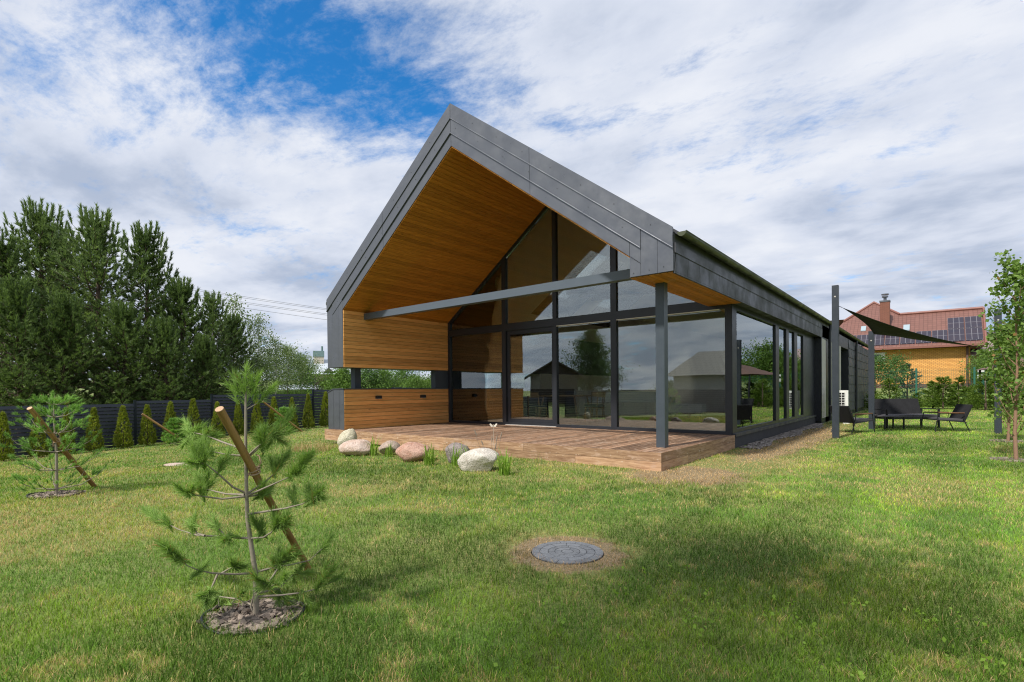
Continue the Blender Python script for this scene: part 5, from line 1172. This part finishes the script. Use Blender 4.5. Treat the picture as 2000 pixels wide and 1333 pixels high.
for xa, xb in ((sA[0], xm-.04), (xm+.04, sB[0])):
    for ya, yb in ((sA[1], ym-.04), (ym+.04, sB[1])): slab(float(xa), float(xb), float(ya), float(yb))
wS = float(xm-sA[0]); 
for i in range(7): slab(float(sA[0])-wS*(i+1)+.04, float(sA[0])-wS*i-.04, float(sA[1])-.02, float(ym)-.06)
for a_, c_, bb, dd in ((1764, 634, 1777, 645), (1681, 637, 1692, 646)):
    b = MB(); roof_rect(b, a_, c_, bb, dd, .12); b.build('skylight', mat('skylight_glass', lambda k: pbsdf(k, (.30, .38, .42), .15)), rf)
wa, wb = on_y(1702, 707, YB), on_y(1729, 689, YB)
b = MB(); b.box(wa[0], wb[0], YB-.06, YB-.002, wa[2], wb[2]); wn = b.build('window', M['white'], BH)
wa, wb = on_y(1708, 703, YB), on_y(1719, 693, YB); b = MB(); b.box(wa[0], wb[0], YB-.07, YB-.061, wa[2], wb[2]); b.build('pane', M['glasswin'], wn)
dx = float(on_y(1889, 700, YB)[0]); b = MB(); b.tube([(dx, YB-.15, zbs), (dx, YB-.15, ze)], .09, 8); b.build('downpipe', M['brickbase'], BH)
# neighbours right of the brick house
YN = 62.0; o = on_y(1940, 757, YN); zN = lambda py, Y_=YN: float(on_y(1940, py, Y_)[2]); xN = lambda px, Y_=YN: float(on_y(px, 720, Y_)[0])
t = thing('mauve_roofed_building', 'low beige building with a mauve sheet roof right of the brick house', 'building', (float(o[0]), YN, 1.0))
b = MB(); b.box(xN(1885), xN(1990), YN, YN+5, .2, zN(694)); b.build('wall', M['cream'], t)
b = MB(); b.hexa([(xN(1880), YN-.9, zN(694)), (xN(2000), YN-.9, zN(694)), (xN(2000), YN+4, zN(664, YN+4)), (xN(1880), YN+4, zN(664, YN+4)), (xN(1880), YN-.9, zN(692)), (xN(2000), YN-.9, zN(692)), (xN(2000), YN+4, zN(662, YN+4)), (xN(1880), YN+4, zN(662, YN+4))]); b.build('roof', M['mauveroof'], t)
b = MB(); b.box(xN(1897), xN(1911), YN-.05, YN-.002, zN(724), zN(710)); b.build('window', M['white'], t)
YN2 = 76.0; xM = lambda px: float(on_y(px, 700, YN2)[0]); zM = lambda py: float(on_y(1940, py, YN2)[2])
t = thing('dark_roofed_house', 'dark roof of a further house between the brick house and the sail post', 'house', (xM(1940), YN2, 1.0))
b = MB(); b.box(xM(1915), xM(1985), YN2, YN2+8, .2, zM(690)); b.build('wall', M['greywall'], t)
b = MB(); x0_, x1_ = xM(1908), xM(1995); z0_, z1_ = zM(692), zM(642); b.face([(x0_, YN2-.6, z0_), (x1_, YN2-.6, z0_), (x1_, YN2+4, z1_), (x0_, YN2+4, z1_)]); b.face([(x1_, YN2+8.6, z0_), (x0_, YN2+8.6, z0_), (x0_, YN2+4, z1_), (x1_, YN2+4, z1_)]); b.face([(x0_, YN2-.6, z0_-.02), (x0_, YN2+8.6, z0_-.02), (x0_, YN2+4, z1_-.02)]); b.build('roof', M['darkroof'], t)
#==================================================================
# SEEN IN THE GLASS: tree, neighbours, gazebo, wood on the hill
#==================================================================
bt = blob_tree(9.0, 2.9, 77, M['birch'], M['barkwhite'], 9, .20, 2300, .10, .42, .30, .016, .6)
plant_from('tall_birch', bt, 'tall full birch standing behind the camera, mirrored in the big window', 'tree', (-16.9, -35.6, -.5), 0, 1.02)
G4 = 'trees mirrored in the big window'
for i, (x, y, s, pr, lb) in enumerate([(-8, -48, .9, bd, 'dark tree mirrored right of the tall birch'), (-4, -52, 1.25, bd, 'taller dark tree mirrored beside the porch post'), (-12, -46, .75, bd, 'low dark tree mirrored next to the tall birch'), (-21, -38, .9, wl, 'small pale tree mirrored left of the tall birch'), (0, -47, .9, bd, 'dark bush mirrored near the white walled house')]):
    plant_from('leafy_tree', pr, lb, 'tree', (x, y, -.5), i, (s*1.2, s*1.2, s), G4)
FB = thing('added_rear_fence', 'dark anthracite slat fence added behind the camera to darken the low reflection in the big window', 'fence', (6, -15.2, -.5))  # added fence, keeps the low mirror image in the glass dark
for i in range(10):
    x0 = -7.2+i*3.1; b = MB(); z = .98
    while z > -1.0+.06*i:
        b.hexa([(x0+.03, -15.2, z-.098), (x0+3.07, -15.2, z-.098), (x0+3.07, -15.17, z-.098), (x0+.03, -15.17, z-.098), (x0+.03, -15.22, z-.004), (x0+3.07, -15.22, z-.004), (x0+3.07, -15.2, z-.004), (x0+.03, -15.2, z-.004)]); z -= .112
    b.build('slat_panel', M['fence'], FB)
    b = MB(); b.box(x0-.03, x0+.028, -15.24, -15.16, -1.1, 1.0); b.build('fence_post', M['fence'], FB)
t = thing('dark_gabled_house', 'dark walled neighbour house with low gable, mirrored in the sliding door', 'house', (-16.0, -26.5, -.6), RAD(-38))
b = MB(); b.prism([(-2.2, -.3), (2.2, -.3), (2.2, 3.1), (0, 4.4), (-2.2, 3.1)], -4, 1.6); b.build('wall', M['darkwall'], t, local=True)
b = MB()
for s in (-1, 1): b.hexa([(0, -4.5, 4.42), (s*2.9, -4.5, 2.72), (s*2.9, 2.1, 2.72), (0, 2.1, 4.42), (0, -4.5, 4.55), (s*2.9, -4.5, 2.85), (s*2.9, 2.1, 2.85), (0, 2.1, 4.55)])
b.build('roof', M['darkroof'], t, local=True)
t = thing('white_walled_house', 'pale walled neighbour house with grey tiled roof, mirrored in the right pane', 'house', (2.3, -19.0, -.4), RAD(8))
b = MB(); b.box(-3.2, 7.5, -5, 0, -.2, 2.45); b.build('wall', M['greywall'], t, local=True)
b = MB(); b.face([(-3.6, .5, 2.35), (8, .5, 2.35), (8, -2.5, 4.1), (-2.6, -2.5, 4.1)][::-1]); b.face([(-3.6, -5.5, 2.35), (8, -5.5, 2.35), (8, -2.5, 4.1), (-2.6, -2.5, 4.1)]); b.face([(-3.6, .5, 2.35), (-3.6, -5.5, 2.35), (-2.6, -2.5, 4.1)]); b.face([(-3.6, .5, 2.34), (8, .5, 2.34), (8, -5.5, 2.34), (-3.6, -5.5, 2.34)]); b.build('roof', M['greytile'], t, local=True)
t = thing('gazebo', 'garden gazebo with a brown tent roof, mirrored in the side glass', 'gazebo', (18.2, 33.5, -.3), .2)
b = MB(); hiproof(b, -2.4, 2.4, -2.4, 2.4, 2.35, 3.3, 2.3); b.build('canopy', plain('brown_canvas', (.13, .075, .06), .9), t, local=True)
for sx in (-1, 1):
    for sy in (-1, 1): b = MB(); b.box(sx*2.2-.05, sx*2.2+.05, sy*2.2-.05, sy*2.2+.05, -.1, 2.345); b.build('pole', M['black_metal'], t, local=True)
rng = np.random.default_rng(31); n = 1500; a = rng.uniform(-.55, 1.15, n); rr = rng.uniform(165, 215, n); PX = 6+np.sin(a)*rr; PY = 10+np.cos(a)*rr; PZ = ter(PX, PY)+np.maximum(0, np.hypot(PX-6, PY-10)-90)*.028+rng.uniform(.5, 6.5, n)
tag(leaf_mesh('hill_wood', np.stack([PX, PY, PZ], 1), 26, 1.3, 1.3, M['bushdark'], rng), 'distant wood on the hill behind the houses', 'wood', kind='stuff')
#==================================================================
# INTERIOR FURNITURE
#==================================================================
t = thing('dining_table', 'oak dining table with splayed legs behind the sliding door', 'table', (3.5, 6.9, 0), .0)
b = MB(); b.board((-1.0, -.55, .83), (2.0, 0, 0), (0, 1.1, 0), (0, 0, .035)); b.build('tabletop', M['oak'], t, local=True, bevel=.004)
for sx in (-1, 1):
    for sy in (-1, 1): b = MB(); b.tube([(sx*.62, sy*.40, .829), (sx*.80, sy*.46, 0)], [.03, .018], 8); b.build('leg', M['oak'], t, local=True)
def chair(loc, rz, label):
    t = thing('dining_chair', label, 'chair', loc, rz, 'oak dining chairs')
    b = MB(); b.box(-.24, .24, -.24, .24, .49, .53); b.build('seat', M['cushion'], t, local=True, bevel=.01)
    for sx, sy, h in ((-1, -1, .97), (-1, 1, .97), (1, -1, .49), (1, 1, .49)): b = MB(); b.tube([(sx*.23, sy*.23, 0), (sx*.21, sy*.22, .49), (sx*(.21 if h < .6 else .26), sy*.22, h)], .017, 8); b.build('leg', M['oak'], t, local=True)
    b = MB(); b.board((-.27, -.23, .80), (0, .46, 0), (-.02, 0, .17), (.02, 0, 0)); b.build('backrest', M['oak'], t, local=True)
    b = MB(); b.board((-.22, -.22, .42), (.44, 0, 0), (0, 0, .06), (0, .02, 0)); b.build('seat_frame', M['oak'], t, local=True)
chair((4.75, 6.75, 0), RAD(180), 'oak chair at the right end of the dining table'); chair((2.9, 6.1, 0), RAD(90), 'oak chair at the near left side of the dining table'); chair((4.1, 7.8, 0), RAD(-90), 'oak chair at the far side of the dining table')
b = MB(); b.tube([(3.9, 6.9, .865), (3.9, 6.9, .98), (3.9, 6.9, 1.0), (3.9, 6.9, 1.06)], [.04, .04, .015, .015], 10); tag(b.build('bottle', M['paper']), 'pale bottle standing on the dining table', 'bottle')
t = thing('sofa', 'pale grey fabric sofa in the living room', 'sofa', (4.6, 9.3, 0), RAD(15))
for nm, bx in (('base', (-1.4, 1.4, -.5, .5, .12, .45)), ('backrest', (-1.4, 1.4, .5, .75, .12, .95)), ('armrest', (-1.65, -1.4, -.5, .75, .12, .75)), ('armrest', (1.4, 1.65, -.5, .75, .12, .75))): b = MB(); b.box(*bx); b.build(nm, M['sofa'], t, local=True, bevel=.05)
for sx in (-1, 0): b = MB(); b.box(-1.35+(sx+1)*1.37, 0+(sx+1)*1.35, -.52, .5, .451, .60); b.build('cushion', M['sofa'], t, local=True, bevel=.05)
t = thing('chaise', 'grey chaise seat on thin black legs behind the porch post', 'chaise', (6.9, 8.6, 0), RAD(10))
b = MB(); b.box(-.75, .75, -.45, .45, .28, .55); b.build('seat', M['sofa'], t, local=True, bevel=.04)
for sx in (-1, 1):
    for sy in (-1, 1): b = MB(); b.tube([(sx*.7, sy*.4, 0), (sx*.7, sy*.4, .28)], .014, 6); b.build('leg', M['black_metal'], t, local=True)
t = thing('picture_frame', 'black framed print leaning on the kitchen window sill', 'picture', (.55, 4.75, 1.10), RAD(70))
b = MB(); b.hexa([(-.25, 0, .02), (.25, 0, .02), (.25, .02, .02), (-.25, .02, .02), (-.25, .12, .56), (.25, .12, .56), (.25, .14, .56), (-.25, .14, .56)]); b.build('frame', M['black'], t, local=True)
b = MB(); b.hexa([(-.22, -.002, .05), (.22, -.002, .05), (.22, .004, .05), (-.22, .004, .05), (-.22, .110, .53), (.22, .110, .53), (.22, .118, .53), (-.22, .118, .53)]); b.build('print', M['paper'], t, local=True)
t = thing('canvas', 'tall pale canvas with an abstract blue shape leaning by the kitchen wall', 'picture', (1.12, FY+.5, 0), 0)
b = MB(); b.box(-.22, .22, 0, .03, .02, 1.04); b.build('panel', M['paper'], t, local=True)
b = MB(); b.prism([(-.06, .05), (.10, .05), (.0, .70), (-.07, .70)], -.006, -.001); b.build('blue_shape', M['blueprint'], t, local=True)
b = MB(); b.prism([(-.10, .70), (.04, .70), (.02, .84), (-.06, .86), (-.11, .78)], -.006, -.001); b.build('orange_shape', M['orangeprint'], t, local=True)
#==================================================================
# GRASS
#==================================================================
def grass(n, dmin, dmax, seed, side=0.0):
    rng = np.random.default_rng(seed); d = dmin*np.exp(rng.random(n)*math.log(dmax/dmin))
    lat = (rng.random(n)*2-1)*(1.04*d+1.3) if not side else np.where(rng.random(n) < .5, -1, 1)*(1.04*d+1.3+rng.random(n)*side)
    P = CAM[:2]+np.outer(d, FH[:2])+np.outer(lat, RH[:2]); x, y = P[:, 0], P[:, 1]
    ok = ~((x > -.1) & (x < 9.97) & (y > -.13) & (y < 40)) & ~((x > 9) & (x < 10.25) & (y > 3.9) & (y < 36)) & (x > -7.15)
    ok &= np.hypot(x-11.05, y+4.60) > .285-.04*rng.random(n)
    ok &= ((x-10.24)**2+(y+6.78)**2 > (.25-.08*rng.random(n))**2) & ((x-4.12)**2+(y+6.64)**2 > (.29-.1*rng.random(n))**2) & ((x-1.32)**2+((y+4.28)*1.3)**2 > .29**2)
    ok &= ~((x > 9.97) & (x < 10.28) & (y > 3.9) & (y < 14) & (rng.random(n) < .85))
    mh = np.hypot((x-11.05), (y+4.60)); rim = sst(1-(mh-.30)/.34+(fbm(x, y, 9)-.5)*1.6)*(fbm(x+5, y, 14)+.55)
    cn = (fbm(x+3, y, 5)-.5)*1.8; cor = sst(1-np.hypot((x-10.4)/1.5, (y+.1)/1.7)+cn*.8)*1.2+sst(1.15-np.abs(x-10.7)/.85+cn)*sst((y+1)/2)*sst((15-y)/3)*1.15+sst(1-np.abs(y+.55)/.5)*((x > 7.5) & (x < 11))*.5
    base = fbm(x, y, .55)-.5; fine = fbm(x+50, y, 2.6)-.5; vf = fbm(x, y+80, 11)-.5
    dry = np.clip(.27+.12*sst((11.5-x)/4)+base*2.2+fine*1.9+vf*1.6+rim*.8+cor*(.55+.9*fine), 0, 1)
    shade_lush = np.zeros(n)  # darker patches: lawn shade put into the blade colour, with lusher grass
    for cx_, cy_, rx, ry in ((12.3, -3.7, 1.3, 1.5), (10.0, -6.0, .6, 1.0), (10.9, -6.9, .9, .5), (13.1, -4.0, .9, 1.2), (6.8, -3.0, 2.6, .8), (10.3, -4.9, 1.2, .6), (3.0, -3.4, 2.2, .7), (14.0, 3.6, .8, .7), (13.2, 7.0, 1.6, 2.2), (11.2, -1.6, 1.2, .7)): shade_lush = np.maximum(shade_lush, sst(1.45-np.hypot((x-cx_)/rx, (y-cy_)/ry)-(fine+vf)*1.6))
    dry = np.clip(dry-shade_lush*.7-.18*sst((y-1)/5)*(x > 10.5), 0, 1)
    ok &= rng.random(n) > rim*.6+.25*np.clip(cor, 0, 1)
    straw = rng.random(n) < dry*.60+.05+.35*np.clip(cor, 0, 1)*(fine+.9)+.3*np.clip(rim, 0, 1)
    green = np.array((.132, .268, .028))[None]*(1-shade_lush[:, None]*.42)*(1-dry[:, None]*.1)+np.array((.130, .105, .018))[None]*np.clip(dry, 0, .8)[:, None]
    yel = sst((fbm(x+7, y+3, 1.1)-.47)*5)[:, None]; green = green*(1+yel*np.array((.55, .25, .0)))
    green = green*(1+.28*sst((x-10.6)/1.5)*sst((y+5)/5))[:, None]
    stripe = np.where((x > 9.5), np.tanh(3*np.sin(x*2*math.pi/1.15+.25*np.sin(y*.6)))*.16*sst((x-9.5)/2)*sst((y+6)/4), 0)
    green = green*(1+stripe[:, None]); tan_ = np.clip(rim*.95+cor*.75, 0, .92)[:, None]; green = green*(1-tan_)+np.array((.44, .255, .12))*tan_; colr = green*rng.uniform(.35, 1.75, (n, 1)); sc_ = np.array((.66, .46, .23))*rng.uniform(.55, 1.5, (n, 1)); colr = np.where(straw[:, None], sc_, colr)
    hgt = .043*rng.uniform(.5, 1.35, n)*(1+shade_lush*.25)*(1-.35*np.clip(rim+cor*.5, 0, 1)); hgt *= np.where(straw, .85, 1)
    w = np.maximum(.0024, .00060*d)*rng.uniform(.7, 1.3, n); x, y, d, hgt, w, colr = x[ok], y[ok], d[ok], hgt[ok], w[ok], colr[ok]; m = len(x)
    a = rng.random(m)*6.283; sd_ = np.stack([np.cos(a), np.sin(a), np.zeros(m)], 1); a2 = rng.random(m)*6.283; ln = rng.uniform(.1, .95, m)*hgt
    ld = np.stack([np.cos(a2)*ln, np.sin(a2)*ln, np.zeros(m)], 1); p = np.stack([x, y, ter(x, y)-.004], 1); up = np.zeros((m, 3)); up[:, 2] = hgt; hw = (w*.5)[:, None]
    V = np.stack([p-sd_*hw, p+sd_*hw, p+up*.6+ld*.35+sd_*hw*.75, p+up*.6+ld*.35-sd_*hw*.75, p+up+ld], 1).reshape(-1, 3)
    b_ = (np.arange(m)*5)[:, None]; F = np.concatenate([b_+np.array([0, 1, 2]), b_+np.array([0, 2, 3]), b_+np.array([3, 2, 4])]); C = np.repeat(colr, 5, 0)
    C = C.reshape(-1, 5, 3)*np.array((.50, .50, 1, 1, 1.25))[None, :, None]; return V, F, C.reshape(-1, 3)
V, F, C = grass(950000, 1.55, 42, 5)
V2, F2, C2 = grass(230000, 1.3, 30, 6, 3.0); F = np.concatenate([F, F2+len(V)]); V = np.concatenate([V, V2]); C = np.concatenate([C, C2])
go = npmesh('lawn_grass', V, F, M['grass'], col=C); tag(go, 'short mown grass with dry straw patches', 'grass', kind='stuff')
tc_ = blob_tree(9.2, 1.55, 55, M['birch'], M['bark'], 6, .14, 620, .55, .5, .26, .014)
plant_from('leafy_tree', tc_, 'unseen leafy tree added behind the camera to cast a soft shade on the lawn', 'tree', (11.45, -10.3, -.35), 0, .97)  # tree added out of view so its crown shades the lawn
# broad leaved weeds in the near lawn
rng = np.random.default_rng(9)
wd = [(11.7+1.9*rng.random()+.2*k_*0, -6.9+2.6*rng.random()) for k_ in range(26)]+[(12.3, -5.2), (12.75, -5.0), (13.6, -4.9), (11.9, -5.2), (14.0, -4.2), (11.5, -6.6), (12.8, -6.7), (13.0, -5.3), (12.55, -6.35), (12.95, -6.25), (13.25, -5.75), (12.15, -5.75), (11.8, -6.3), (13.2, -6.35), (13.45, -6.5), (12.0, -6.65), (11.3, -6.1), (13.7, -5.6)]
P = []
for x, y in wd:
    for k_ in range(int(rng.integers(2, 7))): P.append((x+rng.normal()*.075, y+rng.normal()*.075, -.27+rng.random()*.02))
tag(leaf_mesh('lawn_weeds', np.array(P), 3, .024, .016, M['reed'], rng, droop=-.2, aspect=.8), 'pale broad leaved weeds scattered in the near lawn', 'weeds', kind='stuff')
